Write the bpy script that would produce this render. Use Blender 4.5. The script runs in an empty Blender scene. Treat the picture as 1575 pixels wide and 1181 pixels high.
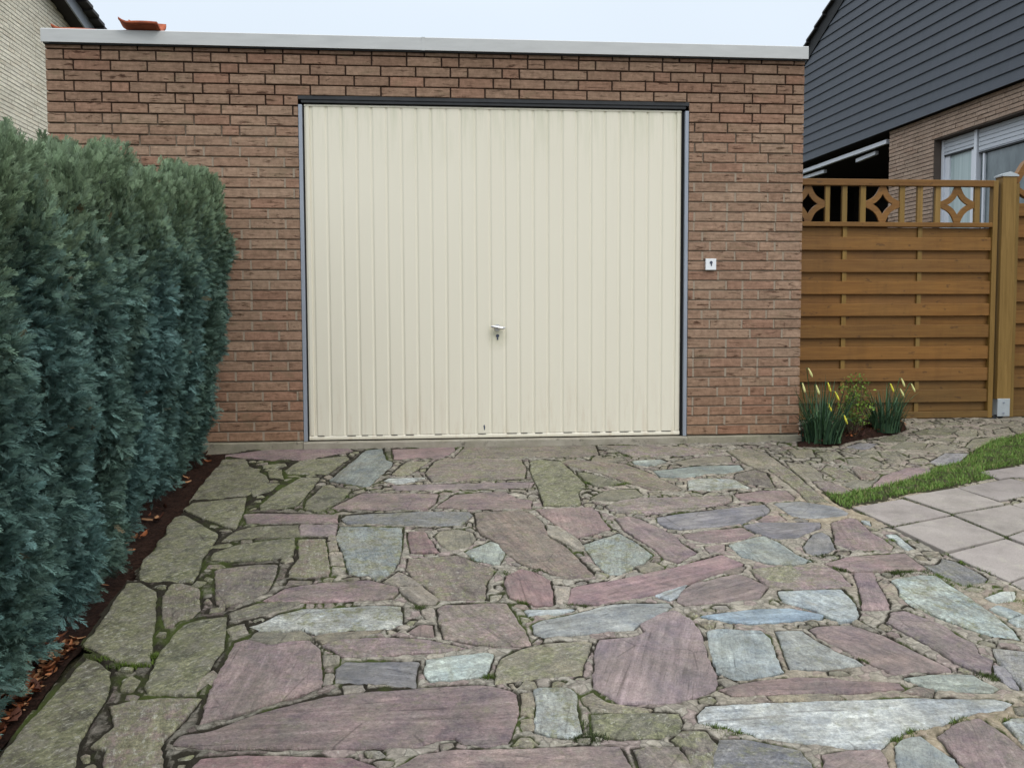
import bpy, math, random
import numpy as np
from mathutils import Matrix, Vector, noise as mnoise
from mathutils.geometry import tessellate_polygon

R = math.radians
random.seed(7); rng = np.random.default_rng(7)
scene = bpy.context.scene
col = scene.collection

# ------------------------------------------------------------------ camera
YAW, PITCH, ROLL, FPX = .0963, .065, -.0036, 1500.0
CAM = np.array([0.0, -6.47, .784])
cy_, sy_ = math.cos(YAW), math.sin(YAW)
_F = np.array([sy_, cy_, 0.]); _R = np.array([cy_, -sy_, 0.]); _U = np.array([0, 0, 1.])
F2 = _F*math.cos(PITCH) - _U*math.sin(PITCH); U2 = _U*math.cos(PITCH) + _F*math.sin(PITCH)
R3 = _R*math.cos(ROLL) + U2*math.sin(ROLL); U3 = U2*math.cos(ROLL) - _R*math.sin(ROLL)
cam_d = bpy.data.cameras.new('camera'); cam = bpy.data.objects.new('camera', cam_d); col.objects.link(cam)
cam_d.sensor_width = 36; cam_d.lens = FPX/1575*36; cam_d.clip_start = .05; cam_d.clip_end = 2000
cam.matrix_world = Matrix(((R3[0], U3[0], -F2[0], CAM[0]), (R3[1], U3[1], -F2[1], CAM[1]),
                           (R3[2], U3[2], -F2[2], CAM[2]), (0, 0, 0, 1)))
scene.camera = cam

# ------------------------------------------------------------------ world, sun, exposure
SUN_EL, SUN_AZ = R(48), R(148)          # azimuth measured from +Y, clockwise
w = bpy.data.worlds.new('World'); scene.world = w; w.use_nodes = True
nt = w.node_tree; nt.nodes.clear()
out = nt.nodes.new('ShaderNodeOutputWorld'); bg = nt.nodes.new('ShaderNodeBackground')
sky = nt.nodes.new('ShaderNodeTexSky'); sky.sky_type = 'NISHITA'; sky.sun_disc = False
sky.sun_elevation = SUN_EL; sky.sun_rotation = SUN_AZ; sky.air_density = 1.5; sky.dust_density = 4
tc = nt.nodes.new('ShaderNodeTexCoord'); sx = nt.nodes.new('ShaderNodeSeparateXYZ')
rp = nt.nodes.new('ShaderNodeValToRGB')      # overcast: brighter towards the zenith
rp.color_ramp.elements[0].position = .0; rp.color_ramp.elements[0].color = (.31, .345, .385, 1)
rp.color_ramp.elements[1].position = 1.; rp.color_ramp.elements[1].color = (.93, .98, 1.04, 1)
e = rp.color_ramp.elements.new(.3); e.color = (.355, .395, .44, 1)
e = rp.color_ramp.elements.new(.62); e.color = (.80, .85, .90, 1)
cn = nt.nodes.new('ShaderNodeTexNoise'); cn.inputs['Scale'].default_value = 1.6; cn.inputs['Detail'].default_value = 4
cmul = nt.nodes.new('ShaderNodeMath'); cmul.operation = 'MULTIPLY_ADD'; cmul.inputs[1].default_value = .16; cmul.inputs[2].default_value = .92
sc_ = nt.nodes.new('ShaderNodeVectorMath'); sc_.operation = 'SCALE'
sc2 = nt.nodes.new('ShaderNodeVectorMath'); sc2.operation = 'SCALE'; sc2.inputs['Scale'].default_value = 22.0
mx = nt.nodes.new('ShaderNodeMix'); mx.data_type = 'RGBA'; mx.inputs[0].default_value = .86
L = nt.links.new
L(tc.outputs['Generated'], sx.inputs[0]); L(sx.outputs['Z'], rp.inputs[0]); L(tc.outputs['Generated'], cn.inputs['Vector'])
L(cn.outputs['Fac'], cmul.inputs[0]); L(rp.outputs['Color'], sc_.inputs[0]); L(cmul.outputs[0], sc_.inputs['Scale'])
L(sc_.outputs[0], sc2.inputs[0]); L(sky.outputs['Color'], mx.inputs[6]); L(sc2.outputs[0], mx.inputs[7])
L(mx.outputs[2], bg.inputs['Color']); bg.inputs['Strength'].default_value = .10; L(bg.outputs[0], out.inputs[0])

sun_d = bpy.data.lights.new('sun', 'SUN'); sun = bpy.data.objects.new('sun', sun_d); col.objects.link(sun)
sun_d.energy = .9; sun_d.angle = R(25); sun_d.color = (1, .97, .92)
sdir = Vector((math.sin(SUN_AZ)*math.cos(SUN_EL), math.cos(SUN_AZ)*math.cos(SUN_EL), math.sin(SUN_EL)))
sun.rotation_euler = sdir.to_track_quat('Z', 'Y').to_euler(); sun.location = (0, -6, 9)
vs = scene.view_settings
vs.view_transform = 'Standard'; vs.look = 'None'; vs.exposure = .16; vs.gamma = 1; vs.use_curve_mapping = False

# ------------------------------------------------------------------ helpers: points on known planes
def ray(x, y): return F2 + R3*(x-787.5)/FPX - U3*(y-590.5)/FPX
def plane(x, y, n, d0):
    n = np.array(n, float); r = ray(x, y); return CAM + r*((d0 - CAM@n)/(r@n))
def on_y(x, y, Y=0.): return plane(x, y, (0, 1, 0), Y)          # on a wall parallel to the garage front
GZ, GS = -.055, .1                                               # the drive rises 10 % towards the garage
def on_g(x, y, h=0.): return plane(x, y, (0, -GS, 1), GZ+h)
def gz(X, Y): return GZ + GS*Y

def tag(o, label=None, cat=None, group=None, kind=None):
    if label: o['label'] = label
    if cat: o['category'] = cat
    if group: o['group'] = group
    if kind: o['kind'] = kind
    return o
def empty(name, loc, label=None, cat=None, group=None):
    o = bpy.data.objects.new(name, None); col.objects.link(o); o.location = loc; o.empty_display_size = .1
    return tag(o, label, cat, group)

class MB:
    """collects polygons for one mesh; optional colour and uv per face"""
    def __init__(s): s.v = []; s.f = []; s.m = []; s.c = []; s.uv = []; s.cur = (1, 1, 1, 1)
    def add(s, vs_, fs, m=0, uv=None):
        b = len(s.v); s.v += [tuple(map(float, p)) for p in vs_]
        for k, f in enumerate(fs):
            s.f.append(tuple(b+i for i in f)); s.m.append(m); s.c.append(s.cur)
            s.uv.append([uv[i] for i in f] if uv is not None else [(0, 0)]*len(f))
    def box(s, lo, hi, m=0, uvscale=None, bev=0):
        (x0, y0, z0), (x1, y1, z1) = lo, hi
        P = [(x0,y0,z0),(x1,y0,z0),(x1,y1,z0),(x0,y1,z0),(x0,y0,z1),(x1,y0,z1),(x1,y1,z1),(x0,y1,z1)]
        s.add(P, [(0,3,2,1),(4,5,6,7),(0,1,5,4),(1,2,6,5),(2,3,7,6),(3,0,4,7)], m)
    def prism(s, loop, vec, m=0):
        """extrude a planar loop by vec"""
        n = len(loop); vec = np.array(vec, float)
        P = [np.array(p, float) for p in loop]; P2 = [p+vec for p in P]
        s.add(P+P2, [tuple(range(n))[::-1], tuple(range(n, 2*n))] + [(i, (i+1) % n, n+(i+1) % n, n+i) for i in range(n)], m)
    def tube(s, pts, r, n=8, m=0, cap=True):
        pts = [np.array(p, float) for p in pts]; rr = r if hasattr(r, '__len__') else [r]*len(pts)
        rings = []; up = np.array([.13, .21, .97])
        for i, p in enumerate(pts):
            t = pts[min(i+1, len(pts)-1)] - pts[max(i-1, 0)]; t /= max(np.linalg.norm(t), 1e-9)
            a = np.cross(t, up); 
            if np.linalg.norm(a) < .1: a = np.cross(t, (1, 0, 0))
            a /= np.linalg.norm(a); b_ = np.cross(t, a)
            rings.append([p + (a*math.cos(2*math.pi*k/n) + b_*math.sin(2*math.pi*k/n))*rr[i] for k in range(n)])
        V = [q for g in rings for q in g]; Fc = []
        for i in range(len(pts)-1):
            for k in range(n): Fc.append((i*n+k, i*n+(k+1) % n, (i+1)*n+(k+1) % n, (i+1)*n+k))
        if cap: Fc += [tuple(range(n))[::-1], tuple((len(pts)-1)*n+k for k in range(n))]
        s.add(V, Fc, m)
    def build(s, name, mats, parent=None, smooth=False, attrs=False, bevel=0, shift=None):
        me = bpy.data.meshes.new(name)
        V = s.v
        if parent is not None:
            ml = parent_world(parent); V = [(a-ml[0], b-ml[1], c-ml[2]) for a, b, c in V]
        me.from_pydata(V, [], s.f)
        if not isinstance(mats, (list, tuple)): mats = [mats]
        for mt in mats: me.materials.append(mt)
        me.polygons.foreach_set('material_index', s.m)
        if smooth: me.polygons.foreach_set('use_smooth', [True]*len(s.f))
        if attrs:
            ca = me.color_attributes.new('col', 'FLOAT_COLOR', 'CORNER'); uvl = me.uv_layers.new(name='uv')
            cc = []; uu = []
            for f, c, u in zip(s.f, s.c, s.uv):
                for k in range(len(f)): cc += list(c); uu += list(u[k])
            ca.data.foreach_set('color', cc); uvl.data.foreach_set('uv', uu)
        o = bpy.data.objects.new(name, me); col.objects.link(o)
        if parent is not None: o.parent = parent
        if bevel:
            md = o.modifiers.new('bevel', 'BEVEL'); md.width = bevel; md.segments = 2; md.limit_method = 'ANGLE'; md.angle_limit = R(50)
        me.update()
        return o
def parent_world(p):
    x = np.array(p.location)
    while p.parent is not None: p = p.parent; x = x + np.array(p.location)
    return x

def fast_mesh(name, V, T, mats, colr=None, parent=None, nv=3, smooth=False):
    """V (n,3) array, T (m,nv) int array -> object; colr (n,4) point colours"""
    me = bpy.data.meshes.new(name); n = len(V); m = len(T)
    if parent is not None: V = V - parent_world(parent)
    me.vertices.add(n); me.vertices.foreach_set('co', np.ascontiguousarray(V, dtype=np.float32).ravel())
    me.loops.add(m*nv); me.loops.foreach_set('vertex_index', np.ascontiguousarray(T, dtype=np.int32).ravel())
    me.polygons.add(m); me.polygons.foreach_set('loop_start', np.arange(0, m*nv, nv, dtype=np.int32))
    me.polygons.foreach_set('loop_total', np.full(m, nv, dtype=np.int32))
    if smooth: me.polygons.foreach_set('use_smooth', np.ones(m, dtype=bool))
    me.update(calc_edges=True); me.validate()
    if colr is not None:
        ca = me.color_attributes.new('col', 'FLOAT_COLOR', 'POINT'); ca.data.foreach_set('color', np.ascontiguousarray(colr, dtype=np.float32).ravel())
    for mt in (mats if isinstance(mats, (list, tuple)) else [mats]): me.materials.append(mt)
    o = bpy.data.objects.new(name, me); col.objects.link(o)
    if parent is not None: o.parent = parent
    return o

# ------------------------------------------------------------------ materials
class NB:
    def __init__(s, name, rough=.8, spec=.3, metal=0):
        s.m = bpy.data.materials.new(name); s.m.use_nodes = True; s.t = s.m.node_tree; s.n = s.t.nodes
        s.b = s.n['Principled BSDF']; s.b.inputs['Roughness'].default_value = rough
        s.b.inputs['Specular IOR Level'].default_value = spec; s.b.inputs['Metallic'].default_value = metal
        s.co = s.n.new('ShaderNodeTexCoord')
    def link(s, a, b): s.t.links.new(a, b)
    def mapping(s, scale=(1, 1, 1), src='Object', rot=(0, 0, 0)):
        mp = s.n.new('ShaderNodeMapping'); mp.inputs['Scale'].default_value = scale; mp.inputs['Rotation'].default_value = rot
        s.link(s.co.outputs[src], mp.inputs['Vector']); return mp.outputs[0]
    def noise(s, vec, scale=5, detail=4, rough=.6, dist=0):
        t = s.n.new('ShaderNodeTexNoise'); t.inputs['Scale'].default_value = scale; t.inputs['Detail'].default_value = detail
        t.inputs['Roughness'].default_value = rough; t.inputs['Distortion'].default_value = dist
        if vec is not None: s.link(vec, t.inputs['Vector'])
        return t.outputs['Fac']
    def voro(s, vec, scale=20, feature='F1', out='Distance'):
        t = s.n.new('ShaderNodeTexVoronoi'); t.feature = feature; t.inputs['Scale'].default_value = scale
        if vec is not None: s.link(vec, t.inputs['Vector'])
        return t.outputs[out]
    def ramp(s, fac, a, b, ca=(0, 0, 0, 1), cb=(1, 1, 1, 1)):
        r = s.n.new('ShaderNodeValToRGB'); r.color_ramp.elements[0].position = a; r.color_ramp.elements[1].position = b
        r.color_ramp.elements[0].color = ca; r.color_ramp.elements[1].color = cb
        s.link(fac, r.inputs[0]); return r.outputs[0]
    def mix(s, fac, a, b, mode='MIX'):
        x = s.n.new('ShaderNodeMix'); x.data_type = 'RGBA'; x.blend_type = mode
        for sock, v in ((x.inputs[0], fac), (x.inputs[6], a), (x.inputs[7], b)):
            if hasattr(v, 'links'): s.link(v, sock)
            elif isinstance(v, (int, float)): sock.default_value = v if sock.type == 'VALUE' else (v, v, v, 1)
            else: sock.default_value = tuple(v)+(1,) if len(v) == 3 else v
        return x.outputs[2]
    def math(s, op, a, b=0., c=None):
        x = s.n.new('ShaderNodeMath'); x.operation = op
        for k, v in enumerate((a, b) if c is None else (a, b, c)):
            if hasattr(v, 'links'): s.link(v, x.inputs[k])
            else: x.inputs[k].default_value = v
        return x.outputs[0]
    def attr(s, name='col'):
        a = s.n.new('ShaderNodeAttribute'); a.attribute_name = name; return a
    def sep(s, v):
        x = s.n.new('ShaderNodeSeparateXYZ'); s.link(v, x.inputs[0]); return x.outputs
    def bump(s, h, strength=.5, dist=.01, prev=None):
        b = s.n.new('ShaderNodeBump'); b.inputs['Strength'].default_value = strength; b.inputs['Distance'].default_value = dist
        s.link(h, b.inputs['Height'])
        if prev is not None: s.link(prev, b.inputs['Normal'])
        return b.outputs[0]
    def done(s, color, normal=None, rough=None):
        if hasattr(color, 'links'): s.link(color, s.b.inputs['Base Color'])
        else: s.b.inputs['Base Color'].default_value = tuple(color)+(1,)
        if normal is not None: s.link(normal, s.b.inputs['Normal'])
        if rough is not None: s.link(rough, s.b.inputs['Roughness'])
        return s.m

def simple(name, c, rough=.6, spec=.3, metal=0, var=.15, scale=8, bump=.1, stretch=(1, 1, 1)):
    n = NB(name, rough, spec, metal); v = n.mapping(stretch); f = n.noise(v, scale, 6)
    lo = tuple(x*(1-var) for x in c); hi = tuple(min(1, x*(1+var)) for x in c)
    return n.done(n.mix(f, lo, hi), n.bump(n.noise(v, scale*6, 4), bump, .004))

def mat_brick(name, A, B, C_, weather=True, crack=1.):
    n = NB(name, .9, .2); a = n.attr(); s = n.sep(a.outputs['Color'])
    base = n.mix(s[0], A, B); base = n.mix(n.math('MULTIPLY', n.math('GREATER_THAN', s[1], .84), .8), base, C_); base = n.mix(s[2], n.mix(1, base, (.93, .93, .93), 'MULTIPLY'), n.mix(1, base, (1.07, 1.07, 1.07), 'MULTIPLY'))
    uv = n.mapping((1, 1, 1), 'UV'); st = n.mapping((9, 55, 1), 'UV')
    f = n.ramp(n.noise(uv, 30, 7, .75), .35, .65); base = n.mix(f, n.mix(1, base, (.74, .73, .70), 'MULTIPLY'), n.mix(1, base, (1.22, 1.22, 1.22), 'MULTIPLY'))
    f2 = n.ramp(n.noise(n.mapping((7, 80, 1), 'UV'), 1, 5, .7), .38, .62); base = n.mix(f2, n.mix(1, base, (.84, .82, .80), 'MULTIPLY'), n.mix(1, base, (1.14, 1.13, 1.12), 'MULTIPLY'))
    big = n.noise(n.mapping((1, 1, 1)), 1.1, 3); base = n.mix(n.ramp(big, .3, .7), base, n.mix(1, base, (.86, .87, .86), 'MULTIPLY'))
    cr = n.noise(st, 1, 4, .65, .6); crm = n.ramp(cr, .34, .42, (1, 1, 1, 1), (0, 0, 0, 1))
    sel = n.ramp(n.noise(uv, 9, 2), .42, .54)
    crm = n.mix(1, crm, sel, 'MULTIPLY')
    base = n.mix(n.math('MULTIPLY', n.sep(crm)[0], min(1., crack)), base, n.mix(1, base, (.36, .29, .26), 'MULTIPLY'))
    if weather:                                   # soot and algae from the roof edge, more orange-brown towards the ground
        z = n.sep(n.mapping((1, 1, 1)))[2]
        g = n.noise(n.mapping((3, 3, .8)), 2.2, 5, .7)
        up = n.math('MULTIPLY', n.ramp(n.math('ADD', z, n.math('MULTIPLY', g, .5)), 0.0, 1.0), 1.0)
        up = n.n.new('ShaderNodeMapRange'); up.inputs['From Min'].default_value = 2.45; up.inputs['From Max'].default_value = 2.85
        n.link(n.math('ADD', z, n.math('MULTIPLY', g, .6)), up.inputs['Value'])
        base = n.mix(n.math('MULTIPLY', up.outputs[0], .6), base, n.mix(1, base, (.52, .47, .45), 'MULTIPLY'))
        lo = n.n.new('ShaderNodeMapRange'); lo.inputs['From Min'].default_value = .55; lo.inputs['From Max'].default_value = -.1; n.link(z, lo.inputs['Value'])
        base = n.mix(n.math('MULTIPLY', lo.outputs[0], .5), base, n.mix(1, base, (.95, .76, .60), 'MULTIPLY'))
        olive = n.ramp(n.noise(n.mapping((1, 1, 2)), 5, 4), .56, .72)
        base = n.mix(n.math('MULTIPLY', n.sep(olive)[0], .45), base, (.17, .135, .08))
    hgt = n.math('ADD', n.math('MULTIPLY', n.noise(uv, 90, 5, .7), .5), n.math('MULTIPLY', n.noise(st, 1, 4), .9))
    return n.done(base, n.bump(n.math('MULTIPLY', n.sep(crm)[0], -1.), .8*crack, .005, n.bump(hgt, .55, .004)))

M = {}
M['brick'] = mat_brick('rustic_brick', (.280, .175, .122), (.322, .221, .158), (.300, .175, .122))
M['brick_beige'] = mat_brick('cream_brick', (.72, .675, .56), (.78, .735, .62), (.70, .64, .52), False, .3)
M['brick_far'] = mat_brick('pink_brick', (.34, .25, .195), (.38, .285, .225), (.33, .235, .18), False, .3)
def mat_mortar():
    n = NB('brick_mortar', .95, .1); v = n.mapping(); z = n.sep(v)[2]
    g = n.noise(n.mapping((1.2, 1.2, .6)), 1.6, 5, .7)
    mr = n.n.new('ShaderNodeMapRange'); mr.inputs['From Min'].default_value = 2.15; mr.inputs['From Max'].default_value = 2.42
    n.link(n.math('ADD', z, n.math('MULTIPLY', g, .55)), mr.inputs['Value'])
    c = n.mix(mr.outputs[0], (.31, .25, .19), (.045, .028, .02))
    c = n.mix(n.noise(v, 60, 3), n.mix(1, c, (.75, .75, .75), 'MULTIPLY'), n.mix(1, c, (1.2, 1.2, 1.2), 'MULTIPLY'))
    return n.done(c, n.bump(n.noise(v, 300, 3), .5, .003))
M['mortar'] = mat_mortar()
M['mortar_light'] = simple('cream_mortar', (.20, .175, .14), .95)
M['mortar_far'] = simple('shadow_dark_mortar', (.11, .085, .07), .95)  # shadow lines between the courses are put into this dark tone
def mat_door():
    n = NB('cream_enamel', .42, .4); v = n.mapping(); s = n.sep(v)
    c = n.mix(n.noise(n.mapping((2, 2, .5)), 1.5, 4), (.71, .665, .54), (.75, .705, .58))
    gl = n.ramp(n.noise(n.mapping((14, 14, 1.2)), 1.5, 5, .7), .45, .8)       # algae film run down from the top edge
    mr = n.n.new('ShaderNodeMapRange'); mr.inputs['From Min'].default_value = 1.75; mr.inputs['From Max'].default_value = 2.2; n.link(s[2], mr.inputs['Value'])
    c = n.mix(n.math('MULTIPLY', n.math('MULTIPLY', mr.outputs[0], n.sep(gl)[0]), .55), c, (.40, .43, .27))
    mr2 = n.n.new('ShaderNodeMapRange'); mr2.inputs['From Min'].default_value = .45; mr2.inputs['From Max'].default_value = -.05; n.link(s[2], mr2.inputs['Value'])
    rs = n.ramp(n.noise(n.mapping((9, 9, .9)), 2.3, 5, .75), .50, .75)
    c = n.mix(n.math('MULTIPLY', n.math('MULTIPLY', mr2.outputs[0], n.sep(rs)[0]), .55), c, (.46, .33, .20))
    # grime round the handle and lock
    dx = n.math('SUBTRACT', s[0], .529); dz = n.math('SUBTRACT', s[2], .69)
    d = n.math('SQRT', n.math('ADD', n.math('MULTIPLY', dx, dx), n.math('MULTIPLY', n.math('MULTIPLY', dz, dz), .5)))
    gm = n.ramp(d, .01, .085, (1, 1, 1, 1), (0, 0, 0, 1))
    c = n.mix(n.math('MULTIPLY', n.math('MULTIPLY', n.sep(gm)[0], n.noise(v, 25, 4)), .7), c, (.36, .36, .20))
    sp = n.ramp(n.noise(v, 140, 2), .73, .78); c = n.mix(n.math('MULTIPLY', n.sep(sp)[0], .35), c, (.36, .32, .22))
    return n.done(c, n.bump(n.noise(n.mapping((3, 3, .6)), 2.5, 3), .25, .006))
M['door'] = mat_door()
M['zinc'] = simple('zinc_grey_steel', (.30, .33, .38), .5, .5, .3, .25, 12, .1, (1, 1, .2))
M['dark_steel'] = simple('dark_rubber_trim', (.035, .037, .04), .7, .3, 0, .4, 10)
M['black'] = simple('black_void', (.012, .012, .012), .9)
M['fascia'] = simple('pale_fascia_metal', (.48, .485, .475), .45, .4, .1, .16, 5, .05, (1, 1, 6))
M['chrome'] = simple('worn_chrome', (.62, .62, .62), .3, .5, .9, .1)
M['white'] = simple('white_plastic', (.72, .74, .75), .4, .4)
M['ink'] = simple('blue_black_print', (.06, .07, .10), .5)
M['concrete'] = None
def mat_concrete(name, A, B, green=.4):
    n = NB(name, .92, .2); v = n.mapping(); c = n.mix(n.ramp(n.noise(v, 6, 6, .7), .3, .7), A, B)
    g = n.ramp(n.noise(v, 9, 5, .7), .48, .68); c = n.mix(n.math('MULTIPLY', n.sep(g)[0], green), c, (.11, .12, .05))
    d = n.ramp(n.noise(v, 22, 4), .6, .72); c = n.mix(n.math('MULTIPLY', n.sep(d)[0], .6), c, (.07, .06, .045))
    nb = n.bump(n.noise(v, 120, 5, .7), .5, .006)
    return n.done(c, n.bump(n.noise(v, 12, 4), .5, .015, nb))
M['concrete'] = mat_concrete('mossy_concrete', (.22, .20, .15), (.32, .29, .22))
M['sill'] = mat_concrete('threshold_concrete', (.27, .24, .19), (.36, .33, .27), .25)
def mat_slab():
    n = NB('concrete_slab_mat', .85, .25); a = n.attr(); v = n.mapping()
    c = n.mix(n.ramp(n.noise(v, 2.5, 5, .65), .3, .7), (.250, .222, .203), (.335, .302, .275))
    c = n.mix(1, c, a.outputs['Color'], 'MULTIPLY')
    st = n.ramp(n.noise(v, 3.3, 6, .7), .48, .66); c = n.mix(n.math('MULTIPLY', n.sep(st)[0], .5), c, (.135, .12, .105))
    g2 = n.ramp(n.noise(v, 11, 6, .75), .54, .66); c = n.mix(n.math('MULTIPLY', n.sep(g2)[0], .4), c, (.36, .34, .27))
    sp = n.noise(v, 240, 2); c = n.mix(n.ramp(sp, .35, .65), n.mix(1, c, (.82, .82, .82), 'MULTIPLY'), n.mix(1, c, (1.15, 1.15, 1.15), 'MULTIPLY'))
    return n.done(c, n.bump(n.noise(v, 180, 4), .4, .004))
M['slab'] = mat_slab()
def mat_stone():
    n = NB('slate_paving_mat', .72, .3); a = n.attr(); base = a.outputs['Color']; lich = a.outputs['Alpha']
    uv = n.mapping((1, 1, 1), 'UV'); st = n.mapping((3.2, 34, 1), 'UV'); st2 = n.mapping((9, 120, 1), 'UV')
    mul = lambda c, k: n.mix(1, c, k, 'MULTIPLY')
    big = n.ramp(n.noise(uv, 5.5, 8, .75, .4), .38, .62)
    c = n.mix(big, mul(base, (.66, .67, .72)), mul(base, (1.28, 1.22, 1.15)))
    crust = n.math('MINIMUM', n.math('MULTIPLY', lich, 1.7), 1)
    md = n.ramp(n.noise(uv, 24, 8, .85, .2), .40, .60); c = n.mix(n.math('ADD', .25, n.math('MULTIPLY', crust, .75)), c, n.mix(md, mul(c, (.68, .68, .68)), mul(c, (1.32, 1.31, 1.28))))
    # cleavage streaks along the slab
    s1 = n.ramp(n.noise(st, 1, 7, .75, .6), .40, .62)
    c = n.mix(n.math('MULTIPLY', n.sep(s1)[0], .42), c, mul(c, (.62, .63, .66)))
    s2 = n.ramp(n.noise(st2, 1, 5, .75, .4), .55, .66)
    c = n.mix(n.math('MULTIPLY', n.sep(s2)[0], .5), c, mul(c, (.50, .48, .48)))
    sp = n.ramp(n.noise(n.mapping((1.6, 30, 1), 'UV'), 1, 3, .6, .8), .30, .345, (1, 1, 1, 1), (0, 0, 0, 1))
    c = n.mix(n.math('MULTIPLY', n.sep(sp)[0], .6), c, mul(c, (.36, .34, .33)))
    # grey-olive film
    f1 = n.ramp(n.noise(uv, 7.5, 7, .75, .3), .42, .60)
    c = n.mix(n.math('MULTIPLY', n.sep(f1)[0], n.math('ADD', .18, n.math('MULTIPLY', lich, .70))), c, (.34, .315, .245))
    # lichen crust, yellow green, broken by finer noise
    l1 = n.noise(uv, 13, 8, .78, .3); thr = n.math('SUBTRACT', .60, n.math('MULTIPLY', lich, .16))
    lmv = n.math('MINIMUM', n.math('MAXIMUM', n.math('MULTIPLY', n.math('SUBTRACT', l1, thr), 9.), 0), .75)
    c = n.mix(n.math('MULTIPLY', lmv, crust), c, n.mix(n.ramp(n.noise(uv, 40, 4, .7), .38, .62), (.17, .18, .085), (.42, .41, .24)))
    w1 = n.noise(n.mapping((28, 52, 1), 'UV'), 1, 6, .8); wthr = n.math('SUBTRACT', .605, n.math('MULTIPLY', lich, .06))
    wm = n.math('MINIMUM', n.math('MAXIMUM', n.math('MULTIPLY', n.math('SUBTRACT', w1, wthr), 14.), 0), .75)
    c = n.mix(n.math('MULTIPLY', wm, crust), c, (.58, .56, .47))
    fine = n.ramp(n.noise(uv, 75, 6, .85), .38, .62); c = n.mix(n.math('ADD', .35, n.math('MULTIPLY', crust, .65)), c, n.mix(fine, mul(c, (.62, .62, .63)), mul(c, (1.36, 1.36, 1.35))))
    pit = n.ramp(n.noise(uv, 38, 5, .75), .33, .40, (1, 1, 1, 1), (0, 0, 0, 1)); c = n.mix(n.math('MULTIPLY', n.sep(pit)[0], .55), c, mul(c, (.42, .42, .40)))
    dv = n.mapping(); dirt = n.ramp(n.noise(dv, 2.6, 7, .7, .5), .47, .66); c = n.mix(n.math('MULTIPLY', n.sep(dirt)[0], .42), c, n.mix(.5, mul(c, (.55, .54, .48)), (.15, .145, .105)))
    scuff = n.ramp(n.noise(dv, 9, 8, .8, .4), .56, .68); c = n.mix(n.math('MULTIPLY', n.sep(scuff)[0], .38), c, (.44, .41, .34))
    ck = n.voro(n.mapping((1, 1, 1), 'UV'), 3.1, 'DISTANCE_TO_EDGE'); ckm = n.math('MULTIPLY', n.sep(n.ramp(ck, .0, .012, (1, 1, 1, 1), (0, 0, 0, 1)))[0], n.sep(n.ramp(n.noise(uv, 5, 4), .50, .56))[0])
    c = n.mix(n.math('MULTIPLY', ckm, .6), c, mul(c, (.3, .29, .27)))
    h = n.math('ADD', n.math('MULTIPLY', n.noise(st, 1, 7, .75, .6), 1.3), n.math('MULTIPLY', n.noise(uv, 9, 6, .7), 1.5))
    nb = n.bump(h, .9, .03); nb = n.bump(n.noise(uv, 70, 6, .75), .7, .010, nb)
    nb = n.bump(n.math('ADD', lmv, wm), .5, .004, nb)
    return n.done(c, nb, n.ramp(n.noise(uv, 7, 4), .3, .7, (.55, .55, .55, 1), (.85, .85, .85, 1)))
M['stone'] = mat_stone()
def mat_bed():
    n = NB('joint_mortar_mat', .95, .15); a = n.attr(); s = n.sep(a.outputs['Color']); v0 = n.mapping()
    wob = n.n.new('ShaderNodeVectorMath'); wob.operation = 'ADD'; wt = n.n.new('ShaderNodeTexNoise'); wt.inputs['Scale'].default_value = 12; n.link(v0, wt.inputs['Vector'])
    wsc = n.n.new('ShaderNodeVectorMath'); wsc.operation = 'SCALE'; wsc.inputs['Scale'].default_value = .07; n.link(wt.outputs['Color'], wsc.inputs[0]); n.link(v0, wob.inputs[0]); n.link(wsc.outputs[0], wob.inputs[1]); v = wob.outputs[0]
    mul = lambda c, k: n.mix(1, c, k, 'MULTIPLY')
    c = n.mix(s[1], (.33, .31, .265), (.345, .29, .21))
    # rubble set in the mortar: each fragment its own tone
    vc = n.n.new('ShaderNodeTexVoronoi'); vc.inputs['Scale'].default_value = 21; n.link(v, vc.inputs['Vector']); cs = n.sep(vc.outputs['Color'])
    frag = n.mix(cs[0], (.28, .245, .215), (.46, .42, .345)); frag = n.mix(n.math('GREATER_THAN', cs[1], .7), frag, (.30, .22, .22))
    isf = n.math('MULTIPLY', n.math('GREATER_THAN', cs[2], .35), n.math('SUBTRACT', .6, n.math('MULTIPLY', s[1], .45)))
    c = n.mix(isf, c, frag)
    c = n.mix(n.ramp(n.noise(v, 30, 7, .8), .36, .64), mul(c, (.55, .55, .52)), mul(c, (1.28, 1.25, 1.22)))
    wsp = n.ramp(n.noise(v, 60, 4, .75), .58, .66); c = n.mix(n.math('MULTIPLY', n.sep(wsp)[0], .6), c, (.46, .43, .37))
    ve = n.voro(v, 21, 'DISTANCE_TO_EDGE'); crk = n.ramp(ve, .01, .08, (1, 1, 1, 1), (0, 0, 0, 1))
    crk = n.math('MULTIPLY', n.sep(crk)[0], n.math('SUBTRACT', .45, n.math('MULTIPLY', s[1], .4)))
    c = n.mix(crk, c, (.045, .042, .03))
    gr = n.math('SUBTRACT', n.math('ADD', s[0], n.math('MULTIPLY', n.noise(v, 18, 6, .75), .9)), .63)
    gr = n.math('MINIMUM', n.math('MAXIMUM', n.math('MULTIPLY', gr, 3.0), 0), 1)
    moss = n.mix(n.ramp(n.noise(v, 4, 4), .50, .62), (.030, .026, .018), (.055, .072, .018))
    c = n.mix(gr, c, moss)
    h = n.math('SUBTRACT', n.noise(v, 70, 6, .75), n.math('MULTIPLY', crk, .35))
    return n.done(c, n.bump(h, .9, .012))
M['bed'] = mat_bed()
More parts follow.
